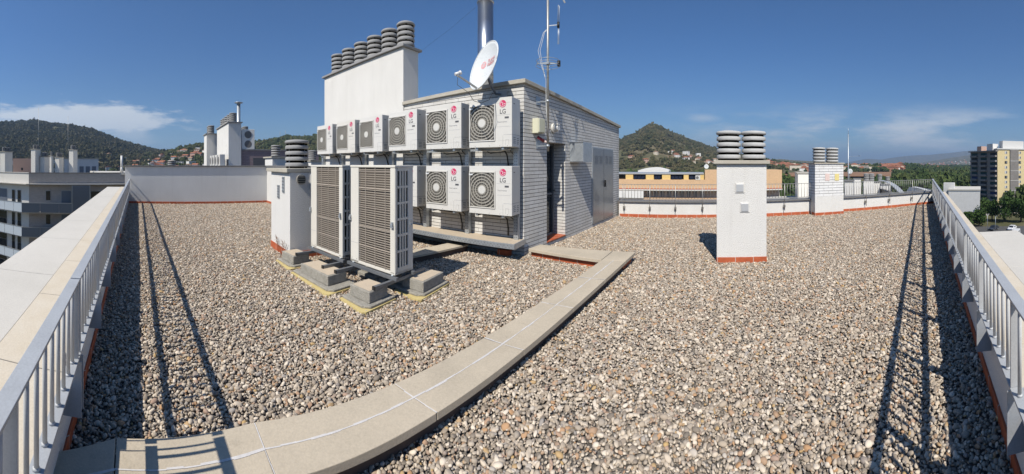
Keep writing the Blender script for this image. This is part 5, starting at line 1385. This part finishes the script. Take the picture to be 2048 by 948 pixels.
# sunlit wing of the same block
cw = Matrix.Rotation(-vphi, 3, 'Z') @ Vector((xc, Yf, 0))
wing = thing('apartment_block', 'sunlit cream wing of the balcony block at the left edge of the picture', 'building', (cw.x, cw.y, 0), R(73.3))
Lw = 16
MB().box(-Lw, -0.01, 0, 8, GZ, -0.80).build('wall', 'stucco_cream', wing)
MB().box(-Lw, 0.2, -0.75, 8, -0.795, -0.70).build('eaves_slab', 'ledge', wing)
MB().box(-Lw, -0.012, -0.02, 0.3, -0.695, 0.53).build('roof_parapet', 'stucco_cream', wing)
MB().box(-Lw, 0.02, -0.08, 0.36, 0.532, 0.60).build('coping', 'ledge', wing)
for s_ in range(6):
    zf = z1 - s_ * FL
    MB().box(-Lw, 0.1, -1.3, -0.01, zf - 0.12, zf).build('balcony_floor', 'ledge', wing)
    b_ = MB(); x = 0.35
    while x > -Lw: b_.box(x - 1.55, x - 0.03, -1.36, -1.31, zf - 0.02, zf + 1.02); x -= 1.58
    b_.build('balcony_panel', 'panel_sunlit', wing)
    MB().box(-Lw, 0.35, -1.38, -1.29, zf + 1.03, zf + 1.08).build('balcony_rail', 'galv', wing)
    window(wing, -1.9, -1.35, 0, zf + 0.3, zf + 2.3); window(wing, -2.9, -2.4, 0, zf + 0.3, zf + 2.3)
    window(wing, -6.2, -3.9, 0, zf + 0.1, zf + 2.35, 'blind' if s_ == 0 else 'glass'); window(wing, -10.5, -8.0, 0, zf + 0.1, zf + 2.35)
# its chimneys
chs = [(0, 24, 304, 3, 'wide pale chimney with three small cowls at the very left edge'), (62, 81, 299, 2, 'tall pale chimney with two cowls, left one of the two tallest'),
       (80, 98, 314, 2, 'pale chimney with two dark cowls beside the tall left one'), (99, 107, 312, 1, 'narrow pale chimney with one cowl set back between two wider ones'),
       (110, 127, 315, 3, 'pale chimney with three cowls in the middle of the left block'), (138, 155, 300, 2, 'tall pale chimney with two cowls, right one of the two tallest')]
for pa, pb, py, nc, lab in chs:
    r_ = 44.0 if nc != 1 else 50.0; c_ = wave(pa, r_); a = az_of((pa + pb) / 2); w_ = (pb - pa) / FP * r_
    z = zat(py, r_)
    t = thing('chimney', lab, 'chimney', (c_.x, c_.y, 0), R(73.3))
    Wc, Dc = 0.45 * w_ / 0.73, 0.58 * w_ / 0.68
    MB().box(0, Wc, 0, Dc, -1.5, z).build('shaft', 'stucco_cream', t); MB().box(-0.08, Wc + 0.08, -0.08, Dc + 0.08, z + 0.002, z + 0.08).build('cap_slab', 'coping', t)
    for k_ in range(nc): cowl(t, Wc / 2, Dc * (k_ + 0.5) / nc, z + 0.08, min(0.22, Wc * 0.45), 0.55, 'cowl', 14, 4)
t = thing('stair_house', 'pinkish brick roof house between the left chimneys', 'rooftop building', (*wave(26, 52), -1.5), -az_of(40))
MB().box(0, 3.0, 0, 3, 0, zat(317, 52) + 1.5).build('wall', 'h_pink', t); MB().box(1.3, 1.6, -0.02, -0.005, 2.1, 2.5).build('window', 'win', t)
t = thing('stair_house', 'pale grey roof house behind the chimneys, with a strip of windows', 'rooftop building', (*wave(128, 56), -2), -az_of(160))
w_ = (197 - 128) / FP * 56
MB().box(0, w_, 0, 4, 0, zat(318, 56) + 2).build('wall', 'plaster', t); MB().box(-0.1, w_ + 0.1, -0.1, 4.1, zat(318, 56) + 2.01, zat(318, 56) + 2.15).build('roof', 'coping', t)
for k_ in range(3): MB().box(w_ * (0.45 + 0.18 * k_), w_ * (0.57 + 0.18 * k_), -0.03, -0.005, 1.9, 3.2).build('window', 'blind', t)
t = thing('flue_pipe', 'slim white flue pipe standing just left of the tall grey wall', 'flue', (*wave(243.5, 39.5), zat(345, 39)))
MB().cyl((0, 0, 0), (0, 0, zat(311, 39) - zat(345, 39)), 0.15, 14).build('pipe', 'ac', t); MB().cyl((0, 0, 0.0), (0, 0, 0.7), 0.22, 14, 0.14).build('base', 'ac', t)
structure(MB().prism([loc2(wave(196, 39)), loc2(wave(262, 38)), loc2(wave(262, 46)), loc2(wave(180, 48))], zat(345, 39) - 0.25, zat(345, 39)).build('lower_roof', 'ledge'))
for px, y1 in ((77, 215), (136, 232)):
    t = thing('antenna_mast', ['thin tall antenna mast above the left chimneys', 'thin antenna mast beside the right tall chimney'][px > 100], 'antenna', (*wave(px, 47), 0))
    MB().cyl((0, 0, 0), (0, 0, zat(y1, 47)), 0.018, 5).build('pole', 'mast', t); MB().box(-0.5, 0.5, -0.02, 0.02, zat(y1, 47) * 0.6, zat(y1, 47) * 0.6 + 0.04).build('crossbar', 'mast', t)

# ------------------------------------------------------------------ orange building beyond the back wall
MT['orange'] = m_weather('orange_render', (0.68, 0.45, 0.26), (0.62, 0.41, 0.24), 0.6, 0.85, 3, 0); MT['yellow'] = m_weather('yellow_render', (0.72, 0.52, 0.20), (0.68, 0.49, 0.2), 0.6, 0.85, 3, 0)
MT['solar'] = mat('solar_panel', (0.015, 0.02, 0.035), 0.15, 0.2); MT['redstripe'] = mat('brick_red_stripe', (0.42, 0.12, 0.07), 0.8)
ob = thing('apartment_block', 'orange apartment block with yellow penthouses beyond the bar fence', 'building', (0, 58, 0))
ox = lambda px, Y=58: Y * math.tan(az_of(px))
oz = lambda py, Y=58: zat(py, Y / math.cos(az_of(1340)))
MB().box(-22, 15.9, 0, 12, GZ, oz(397)).build('lower_wall', 'orange', ob)
MB().box(-22, 15.9, 1.6, 12, oz(397), oz(381)).build('recessed_wall', 'brick_grey', ob)
MB().box(-22, 15.9, 0, 12, oz(377), oz(359.5)).build('upper_wall', 'orange', ob)
MB().box(-22, 15.95, -0.1, 12, oz(379), oz(377) - 0.002).build('stripe', 'redstripe', ob)
MB().box(-22, 15.95, -0.12, 12, oz(381.5), oz(379) - 0.002).build('slab_edge', 'ac', ob)
MB().box(ox(1410), 15.9, 0.02, 5, oz(359.5) + 0.002, oz(340)).build('tower', 'orange', ob)
for pa, pb in ((1249, 1264), (1290, 1306), (1323, 1340), (1367, 1377), (1400, 1411)):
    MB().box(ox(pa), ox(pb), 1.0, 6, oz(359.5) + 0.002, oz(349)).build('penthouse', 'yellow', ob)
MB().box(-20, ox(1408), 3.2, 6.2, oz(359.5) + 0.002, oz(350)).build('glazing', 'glass', ob)
MB().box(-20, ox(1408), 0.9, 7, oz(349) + 0.002, oz(346)).build('canopy', 'wframe', ob)
for pa, pb in ((1266, 1289), (1308, 1321), (1342, 1364), (1379, 1396)):
    n_ = max(2, int((pb - pa) / 7)); w_ = (ox(pb) - ox(pa)) / n_
    for k_ in range(n_):
        xa = ox(pa) + k_ * w_
        MB().add([(xa, 0.4, oz(359) + 0.05), (xa + w_ * 0.88, 0.4, oz(359) + 0.05), (xa + w_ * 0.88, 1.2, oz(351)), (xa, 1.2, oz(351)), (xa, 0.46, oz(359)), (xa + w_ * 0.88, 0.46, oz(359)), (xa + w_ * 0.88, 1.26, oz(351) - 0.05), (xa, 1.26, oz(351) - 0.05)],
                 [(0, 1, 2, 3), (7, 6, 5, 4), (0, 4, 5, 1), (1, 5, 6, 2), (2, 6, 7, 3), (3, 7, 4, 0)]).build('solar_panel', 'solar', ob)
for pa in np.arange(1292, 1410, 13.5):
    f_ = MB().box(ox(pa), ox(pa + 8), 1.5, 1.595, oz(396.5), oz(382.5)).build('window', 'wframe', ob)
    MB().box(ox(pa + 0.8), ox(pa + 3.7), 1.45, 1.49, oz(396), oz(383)).box(ox(pa + 4.3), ox(pa + 7.2), 1.45, 1.49, oz(396), oz(383)).build('pane', 'blind', f_)
tag(MB().box(ox(1236), ox(1288), 57.3, 57.5, oz(396), oz(382)).build('awning', 'h_white'), 'large white awning on the balcony of the orange block', 'awning')
tt_ = small_ac((ox(1391), 57.95, oz(360) + 0.02), 0, 'white air conditioner on the roof of the orange block beside the solar panels')
MT['dishw'] = MT['dish']
def roof_dish(loc, r_, label, h=0.8):
    t = thing('satellite_dish', label, 'satellite dish', loc)
    a = math.atan2(loc[0], loc[1]) + 0.0
    K = 20; b = MB(); vv = [(0, 0, 0)]; 
    for i in range(1, 4):
        for k in range(K): u = i / 3; vv.append((r_ * u * math.cos(2 * math.pi * k / K), r_ * u * u * 0.15 * 1.0, r_ * u * math.sin(2 * math.pi * k / K)))
    vv = [(v[0], -v[1], v[2] + h) for v in vv]; ff = [(0, 1 + (k + 1) % K, 1 + k) for k in range(K)]
    for i in range(2):
        for k in range(K): A_ = 1 + i * K; ff.append((A_ + k, A_ + (k + 1) % K, A_ + K + (k + 1) % K, A_ + K + k))
    o_ = b.add(vv, ff, True).build('reflector', 'dish', t, rz=-a)
    sm = o_.modifiers.new('solid', 'SOLIDIFY'); sm.thickness = 0.02
    MB().cyl((0, 0.05, 0), (0, 0.05, h), 0.025, 8).bar((0, 0, h - r_ * 0.9), (0, -0.5 * r_ * 2, h), 0.02, 0.02).build('stand', 'galv', t)
roof_dish((ox(1413), 58.5, oz(340)), 0.42, 'white satellite dish on the orange tower, left of the white pillar chimney', 0.6)
t = thing('warehouse', 'white vaulted roof seen behind the penthouses of the orange block', 'warehouse', (*wave(1276, 95), GZ), 0)
MB().box(0, 9, 0, 8, 0, zat(341, 95) - GZ).build('wall', 'h_white', t); MB().xz([(0 + 9 * k / 8, zat(341, 95) - GZ + 0.01) for k in (0, 8)] + [(9 - 9 * k / 8, zat(341, 95) - GZ + 0.9 * math.sin(math.pi * k / 8) + 0.02) for k in range(1, 8)], 0, 8).build('roof', 'h_white', t)
# building right of the orange one, seen past the pillar
t = thing('apartment_block', 'plain white-walled block right of the orange building, behind the fence', 'building', (*wave(1596, 36), 0), -az_of(1610) + 0.1)
MB().box(0, 4.2, 0, 5, GZ, zat(347, 36)).build('wall', 'stucco_cream', t); MB().box(-0.1, 4.3, -0.1, 5.1, zat(347, 36) + 0.002, zat(347, 36) + 0.08).build('coping', 'coping', t)
structure(MB().prism([(4, 10.6), (9.0, 10.6), (16, 18.6), (24, 28), (20, 40), (4, 38)], -3.2, -2.4).build('neighbour_roof', 'ledge'))
# continuation of our own block beyond the fence
for px0, px1, py0, r_, lab, nc in ((1728, 1748, 362, 22, 'small white chimney with two cowls beyond the back fence', 2), (1757, 1762, 360, 27, 'slim white chimney with one cowl beyond the back fence', 1), (1770, 1781, 364, 30, 'low white chimney with a single wide cowl beyond the back fence', 1)):
    c_ = wave(px0, r_); w_ = (px1 - px0) / FP * r_
    t = thing('chimney', lab, 'chimney', (c_.x, c_.y, 0), -az_of(px0))
    MB().box(0, w_, 0, 0.8, -2.5, zat(py0, r_)).build('shaft', 'stucco', t)
    for k_ in range(nc): cowl(t, w_ * (k_ + 0.5) / nc, 0.35, zat(py0, r_), 0.20, 0.5, 'cowl', 16, 4)
for (pa, pb, ya, r_, lab) in ((1690, 1707, 363, 15, 'low white wall block beside the brick chimney, beyond the fence'), (1727, 1760, 365, 23, 'long low white roof wall beyond the back fence'), (1760, 1781, 370, 26, 'lower grey-white roof wall right of the long white one'), (1708, 1722, 358, 28, 'small white roof house with dark openings beyond the fence')):
    c_ = wave(pa, r_); w_ = (pb - pa) / FP * r_; t = thing('roof_wall', lab, 'roof wall', (c_.x, c_.y, 0), -az_of(pa) + 0.1)
    MB().box(0, w_, 0, 0.5, -2.5, zat(ya, r_)).build('wall', 'stucco', t); MB().box(-0.05, w_ + 0.05, -0.05, 0.55, zat(ya, r_) + 0.002, zat(ya, r_) + 0.06).build('coping', 'coping_dark', t)
roof_dish((*wave(1700, 26), 0.25), 0.21, 'small white dish on a pole beside the brick chimney', 0.76)
t = thing('antenna_mast', 'slender tall mast rising right of the brick chimney', 'antenna', (*wave(1696.5, 19), -1.5))
MB().cyl((0, 0, 0), (0, 0, zat(268, 19) + 1.5), 0.035, 8, 0.03).cyl((0, 0, zat(268, 19) + 1.5), (0, 0, zat(256, 19) + 1.5), 0.012, 6).build('pole', 'galv', t)
MB().bar((0, 0, zat(313, 19) + 1.5), (0.62, -0.25, zat(312, 19) + 1.5), 0.012, 0.012).box(0.58, 0.64, -0.35, -0.1, zat(312, 19) + 1.5, zat(312, 19) + 1.52).build('yagi_arm', 'galv', t)
# curved grey railing of the next block
pts_c = [at(1761, 361, 24.0), at(1775, 364, 22.4), at(1788, 371, 20.9), at(1800, 382, 19.6), at(1812, 396, 18.8)]
t = thing('railing', 'curved grey railing on the parapet of the next block, seen through the fence', 'railing', (0, 0, 0))
def smooth(pts, k=5):
    out = []
    for i in range(len(pts) - 1):
        p0, p1, p2, p3 = pts[max(i - 1, 0)], pts[i], pts[i + 1], pts[min(i + 2, len(pts) - 1)]
        for j in range(k):
            u = j / k; out.append(0.5 * ((2 * p1) + (p2 - p0) * u + (2 * p0 - 5 * p1 + 4 * p2 - p3) * u * u + (3 * p1 - p0 - 3 * p2 + p3) * u ** 3))
    return out + [pts[-1]]
sc_ = smooth(pts_c)
m = MB()
for i in range(len(sc_) - 1): m.bar(sc_[i], sc_[i + 1], 0.34, 0.05)
m.build('top_rail', 'paint', t)
for p in sc_[::2]: MB().cyl((p.x, p.y, p.z - 0.6), (p.x, p.y, p.z - 0.03), 0.02, 6).build('post', 'paint', t)
m = MB()
for i in range(len(sc_) - 1): m.bar(sc_[i] - Vector((0, 0, 0.9)), sc_[i + 1] - Vector((0, 0, 0.9)), 0.3, 0.6)
m.build('parapet', 'coping_dark', t)
t = thing('roof_edge', 'pale curved roof edge low behind the fence near its right end', 'roof', (0, 0, 0))
pts_d = smooth([at(1828, 375, 22), at(1845, 379, 20), at(1858, 384, 18.2)], 4); m = MB()
for i in range(len(pts_d) - 1): m.bar(pts_d[i], pts_d[i + 1], 0.3, 0.12)
m.build('edge', 'ac', t)
t = thing('roof_slab', 'dark grey flat roof slab low behind the right end of the fence', 'roof', (0, 0, 0))
MB().prism([loc2(wave(1812, 21)), loc2(wave(1862, 19.5)), loc2(wave(1862, 24)), loc2(wave(1818, 26))], zat(385, 21) - 0.3, zat(385, 21)).build('slab', 'frame', t)

# ------------------------------------------------------------------ yellow tower block
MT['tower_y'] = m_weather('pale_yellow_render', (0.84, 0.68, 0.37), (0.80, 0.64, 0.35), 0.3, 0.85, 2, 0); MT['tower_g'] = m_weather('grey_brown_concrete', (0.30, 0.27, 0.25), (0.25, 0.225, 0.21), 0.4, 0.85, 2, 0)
MT['strip'] = m_weather('streaked_grey_screen', (0.30, 0.275, 0.25), (0.23, 0.21, 0.19), 0.35, 0.85, 2, 0)
MT['awn_g'] = mat('green_awning', (0.02, 0.07, 0.07), 0.8); MT['awn_b'] = mat('blue_awning', (0.02, 0.04, 0.13), 0.8)
rc = 175.0; cp = wave(1995, rc)
tw = thing('tower_block', 'tall pale yellow tower block with shaded balconies at the right edge', 'building', (cp.x, cp.y, 0), -az_of(1995) + R(18))
zt_ = zat(299, rc); W1 = (2048 - 1995) / FP * rc + 8; W2 = 15
MB().box(0, W1, 0, 14, GZ, zt_).build('yellow_wall', 'tower_y', tw)
sx0 = (2022 - 1995) / FP * rc; sx1 = (2040 - 1995) / FP * rc
MB().box(sx0, sx1, -0.4, -0.01, GZ, zt_ + 0.1).build('stair_screen', 'strip', tw)
fh = (zt_ - GZ) / 11.0
m = MB()
for k_ in range(0, 11, 2): m.box(sx0 - 0.02, sx1 + 0.02, -0.5, -0.41, zt_ - 6.2 - k_ * fh - 0.12, zt_ - 6.2 - k_ * fh + 0.12)
m.build_each('screen_band', 'ac', tw)
for k_ in range(11):
    zz = zt_ - 2.1 - k_ * fh
    for xw in ((2014 - 1995) / FP * rc - 0.2, (2042 - 1995) / FP * rc + 0.3):
        f_ = MB().box(xw - 0.8, xw + 0.7, -0.06, -0.01, zz - 0.2, zz + 1.25).build('window', 'win' if k_ % 3 == 2 else 'ac', tw)
        MB().box(xw - 0.05, xw + 0.6, -0.09, -0.062, zz - 0.05, zz + 1.1).build('pane', 'blind', f_)
MB().box(-0.4, W1 + 0.4, -0.4, 14.4, zt_ + 0.11, zt_ + 0.7).build('roof', 'h_white', tw)
MB().box(4, 16.5, 3, 9, zt_ + 0.71, zt_ + 5.0).build('lift_house', 'h_white', tw)
# shaded balcony side: runs away to the left
si = Matrix.Rotation(tw.rotation_euler.z, 3, 'Z')
side_dir = R(66)
par = bpy.data.objects.new('balcony_side', None); COL.objects.link(par); par.parent = tw; par.rotation_euler = (0, 0, -side_dir); par.location = (0, 0, 0)
Ls = 24.0
MB().box(-Ls, -0.02, 0.0, 8, GZ, zt_ - 1.0).build('side_wall', 'tower_g', par)
for k_ in range(3):
    xa = -Ls + 1.2 + k_ * 8.3
    for s_ in range(11):
        zz = zt_ - 1.3 - (s_ + 1) * fh
        MB().box(xa, xa + 5.8, -1.3, -0.01, zz, zz + 0.95).build('balcony', 'tower_g', par)
        MB().box(xa + 0.2, xa + 5.6, -0.05, -0.012, zz + 0.96, zz + fh - 0.3).build('balcony_opening', 'awn_g' if (s_ * 7 + k_ * 5) % 4 < 2 else ('awn_b' if (s_ + k_) % 5 == 0 else 'win'), par)
MB().box(-Ls - 0.3, 0.2, -1.5, 8, zt_ - 0.99, zt_ - 0.4).build('side_roof', 'tower_g', par)
MB().box(-10, -5, 1, 5, zt_ - 0.39, zt_ + 3.4).build('roof_room', 'h_white', par); MB().box(-19, -15, 1, 5, zt_ - 0.39, zt_ + 2.4).build('roof_room', 'h_pink', par)

# grey hall in front of the tower
rh = 120.0; ch = wave(1897, rh)
t = thing('warehouse', 'long grey-beige hall with a flat roof in front of the yellow tower', 'warehouse', (ch.x, ch.y, GZ), -az_of(1897) - 0.1)
MB().box(0, 11.6, 0, 16, 0, zat(381, rh) - GZ).build('wall', 'h_plaster', t) if 'h_plaster' in MT else MB().box(0, 11.6, 0, 16, 0, zat(381, rh) - GZ).build('wall', 'plaster', t)
MB().box(-0.2, 11.8, -0.2, 16.2, zat(381, rh) - GZ + 0.01, zat(378.5, rh) - GZ).build('roof', 'ledge', t)
MB().box(-2.2, 1.9, 3, 6, 0, zat(366, rh + 3) - GZ).build('annex', 'plaster', t)
MT['asphalt'] = m_weather('asphalt', (0.10, 0.098, 0.095), (0.075, 0.073, 0.07), 0.5, 0.9, 4, 0); MT['pave'] = m_weather('pavement', (0.42, 0.38, 0.32), (0.34, 0.31, 0.27), 0.4, 0.9, 4, 0)
def pol(pa, pb, ra, rb, z0, z1, m, name, rc_=None, rd=None):
    return structure(MB().prism([loc2(wave(pa, ra)), loc2(wave(pb, rb)), loc2(wave(pb, rd or rb * 1.3)), loc2(wave(pa, rc_ or ra * 1.3))], z0, z1).build(name, m))
pol(1890, 2110, 132, 150, GZ - 0.5, GZ + 0.06, 'pave', 'pavement', 168, 172)
pol(1950, 2130, 96, 80, GZ - 0.5, GZ + 0.09, 'asphalt', 'road', 112, 116)
# trees by the road
def tree(label, x, y, z, h, wd, seed, cat='tree', group=None, dens=1.0, trunk=True):
    r_ = random.Random(seed); t = thing('tree' if cat == 'tree' else 'shrub', label, cat, (x, y, z), r_.uniform(0, 6), group)
    if trunk:
        b = MB().tube([(0, 0, -0.5), (0.05, 0, h * 0.2), (0, 0.08, h * 0.45), (0.05, 0, h * 0.8)], [wd * 0.05, wd * 0.042, wd * 0.03, 0.03], 8)
        for k in range(5):
            a = k * 1.26; b.tube([(0, 0, h * 0.3), (math.cos(a) * wd * 0.18, math.sin(a) * wd * 0.18, h * 0.5), (math.cos(a) * wd * 0.33, math.sin(a) * wd * 0.33, h * 0.68)], [wd * 0.022, wd * 0.016, 0.02], 6)
        b.build('trunk', 'bark', t)
    c = MB(); zc = h * (0.58 if trunk else 0.5); lobes = []
    for k in range(11):
        a = r_.uniform(0, 6.28); q = r_.uniform(0.1, 0.62) * wd / 2
        lobes.append((Vector((math.cos(a) * q, math.sin(a) * q, zc + r_.uniform(-0.28, 0.28) * h * 0.9)), r_.uniform(0.2, 0.32) * wd))
    for i in range(int(2200 * dens)):
        cc, rad = r_.choice(lobes); d_ = Vector((r_.gauss(0, 1), r_.gauss(0, 1), r_.gauss(0.1, 0.9))).normalized()
        p = cc + d_ * rad * r_.uniform(0.6, 1.05)
        if p.z > h: p.z = h - r_.uniform(0, 0.3)
        s_ = r_.uniform(0.14, 0.30); e = Euler((r_.uniform(0, 6.28), r_.uniform(0, 6.28), r_.uniform(0, 6.28))).to_matrix()
        c.add([p + e @ Vector((-s_, -s_ * 0.7, 0)), p + e @ Vector((s_, -s_ * 0.7, 0)), p + e @ Vector((s_, s_ * 0.7, 0.05)), p + e @ Vector((-s_, s_ * 0.7, 0.05))], [(0, 1, 2, 3)])
    c.build('crown', 'leaf', t)
    return t
for k_, (px, r_, h, wd, lab) in enumerate(((1966, 122, 9.0, 7.5, 'round dark green street tree, left one of the group before the tower'), (1984, 124, 8.4, 6.5, 'street tree in the middle of the group before the tower'), (2009, 122, 10.0, 9.0, 'largest dark green street tree before the yellow tower'), (2042, 121, 8.6, 7.5, 'dark green street tree at the right picture edge'), (1952, 128, 6.5, 5, 'smaller street tree at the left end of the group by the tower'))):
    p = wave(px, r_); tree(lab, p.x, p.y, GZ, h, wd, 200 + k_, group='street trees before the tower')
for k_, (px, r_, h, wd, lab) in enumerate(((1912, 88, 9.5, 6.0, 'bushy tree rising behind the right railing beside the grey hall'), (1937, 108, 5.5, 6.5, 'low olive green tree at the foot of the grey hall'), (1958, 112, 5.8, 6.0, 'low bright green tree right of the grey hall'))):
    p = wave(px, r_); tree(lab, p.x, p.y, GZ, h, wd, 300 + k_)
for k_, (px, r_) in enumerate([(1945, 82), (1962, 84), (1980, 82), (1998, 84), (2016, 78), (2034, 70), (2046, 64), (1990, 74), (2010, 68), (2030, 62), (1972, 76)]):
    p = wave(px, r_); tree('low green shrub in the hedge below the right parapet', p.x, p.y, GZ, 2.6, 7.0, 400 + k_, 'shrub', 'hedge shrubs below the right parapet', 0.5, False)
p = wave(227, 60); tree('round green tree between the roof houses and the grey wall', p.x, p.y, GZ, 20.6, 5.5, 500)
p = wave(205, 75); tree('dark green tree behind the slim white flue', p.x, p.y, GZ, 21.0, 6, 501)
p = wave(250, 66); tree('small green tree top just left of the grey wall', p.x, p.y, GZ, 19.8, 4, 502)
p = wave(1371, 50); tree('leafy bush in front of the dark windows of the orange block', p.x, p.y, GZ, 17.6, 3.4, 503)
# parked vans and cars
def make_car(body, van=False):
    t = thing('parked_van' if van else 'parked_car', 'x', 'van' if van else 'car')
    L_, Wd, H_ = (4.9, 1.9, 1.95) if van else (4.2, 1.75, 1.42)
    prof = [(0, 0.35), (0.05, 0.75), (0.9, 1.0), (1.5, H_ - 0.02), (L_ - 0.2, H_), (L_, 0.9), (L_, 0.35)] if van else [(0, 0.35), (0.05, 0.7), (1.0, 0.9), (1.7, H_), (3.2, H_), (3.95, 0.95), (L_, 0.85), (L_, 0.35)]
    MB().xz(prof[::-1], -Wd / 2, Wd / 2).build('body', body, t, bevel=0.08)
    m = MB()
    for s_ in (-1, 1):
        y = s_ * (Wd / 2 + 0.004); m.box(1.5, 2.6, y - 0.006, y + 0.006, 1.0, H_ - 0.15).box(2.7, 3.4, y - 0.006, y + 0.006, 1.0, H_ - 0.15)
    m.build_each('side_window', 'glass', t)
    zx = prof[2]; zy = prof[3]
    MB().add([(zx[0] + 0.05, -0.75, zx[1] + 0.06), (zx[0] + 0.05, 0.75, zx[1] + 0.06), (zy[0] - 0.05, 0.7, zy[1] + 0.0), (zy[0] - 0.05, -0.7, zy[1] + 0.0)], [(0, 1, 2, 3)]).build('windscreen', 'glass', t)
    for x in (0.85, L_ - 0.85):
        for s_ in (-1, 1): w_ = MB().cyl((x, s_ * (Wd / 2 - 0.15), 0.32), (x, s_ * (Wd / 2 + 0.02), 0.32), 0.32, 16).build('wheel', 'black', t); MB().cyl((x, s_ * (Wd / 2 + 0.021), 0.32), (x, s_ * (Wd / 2 + 0.03), 0.32), 0.18, 10).build('rim', 'galv', w_)
    for s_ in (-1, 1): MB().box(-0.01, 0.03, s_ * 0.65 - 0.15, s_ * 0.65 + 0.15, 0.62, 0.74).build('headlight', 'white', t)
    return t
MT['carw'] = mat('white_car_paint', (0.75, 0.75, 0.75), 0.25); MT['carg'] = mat('dark_car_paint', (0.04, 0.045, 0.055), 0.25)
for px, r_, van, b_, lab, rz in ((2036, 96, True, 'carw', 'white van parked beyond the hedge at the right edge', 0.4), (2044, 88, False, 'carw', 'white car parked in front of the white van', 0.5), (2047, 78, False, 'carg', 'dark car parked nearest to the hedge at the right edge', 0.5), (2026, 106, False, 'carw', 'white car parked farther off on the road by the trees', 0.2), (1988, 106, False, 'carg', 'dark car parked under the street trees', 0.1)):
    p = wave(px, r_); t = make_car(b_, van); t['label'] = lab; t.location = (p.x - 2, p.y, GZ + 0.09); t.rotation_euler = (0, 0, rz)
for px, r_, lab in ((1991, 100, 'tall grey street lamp by the road, left one'), (1975, 104, 'grey street lamp post beside the left street tree')):
    p = wave(px, r_); t = thing('street_lamp', lab, 'street lamp', (p.x, p.y, GZ))
    MB().cyl((0, 0, 0), (0, 0, 5.5), 0.07, 8, 0.05).build('post', 'galv', t); MB().box(-0.1, 0.9, -0.1, 0.1, 5.5, 5.58).build('lamp_head', 'galv', t)

# ------------------------------------------------------------------ the air between us and the far hills
hz = MB().box(-17500, 17500, -17500, 17500, GZ - 3.0, 620.0).build('haze', None); hz['kind'] = 'stuff'
hm = bpy.data.materials.new('thin_air'); hm.use_nodes = True; q = hm.node_tree; q.nodes.clear()
pv = q.nodes.new('ShaderNodeVolumePrincipled'); pv.inputs['Color'].default_value = (0.52, 0.72, 1.0, 1); pv.inputs['Density'].default_value = 1.3e-4; pv.inputs['Anisotropy'].default_value = 0.2
oo = q.nodes.new('ShaderNodeOutputMaterial'); q.links.new(pv.outputs[0], oo.inputs['Volume']); hz.data.materials.append(hm)
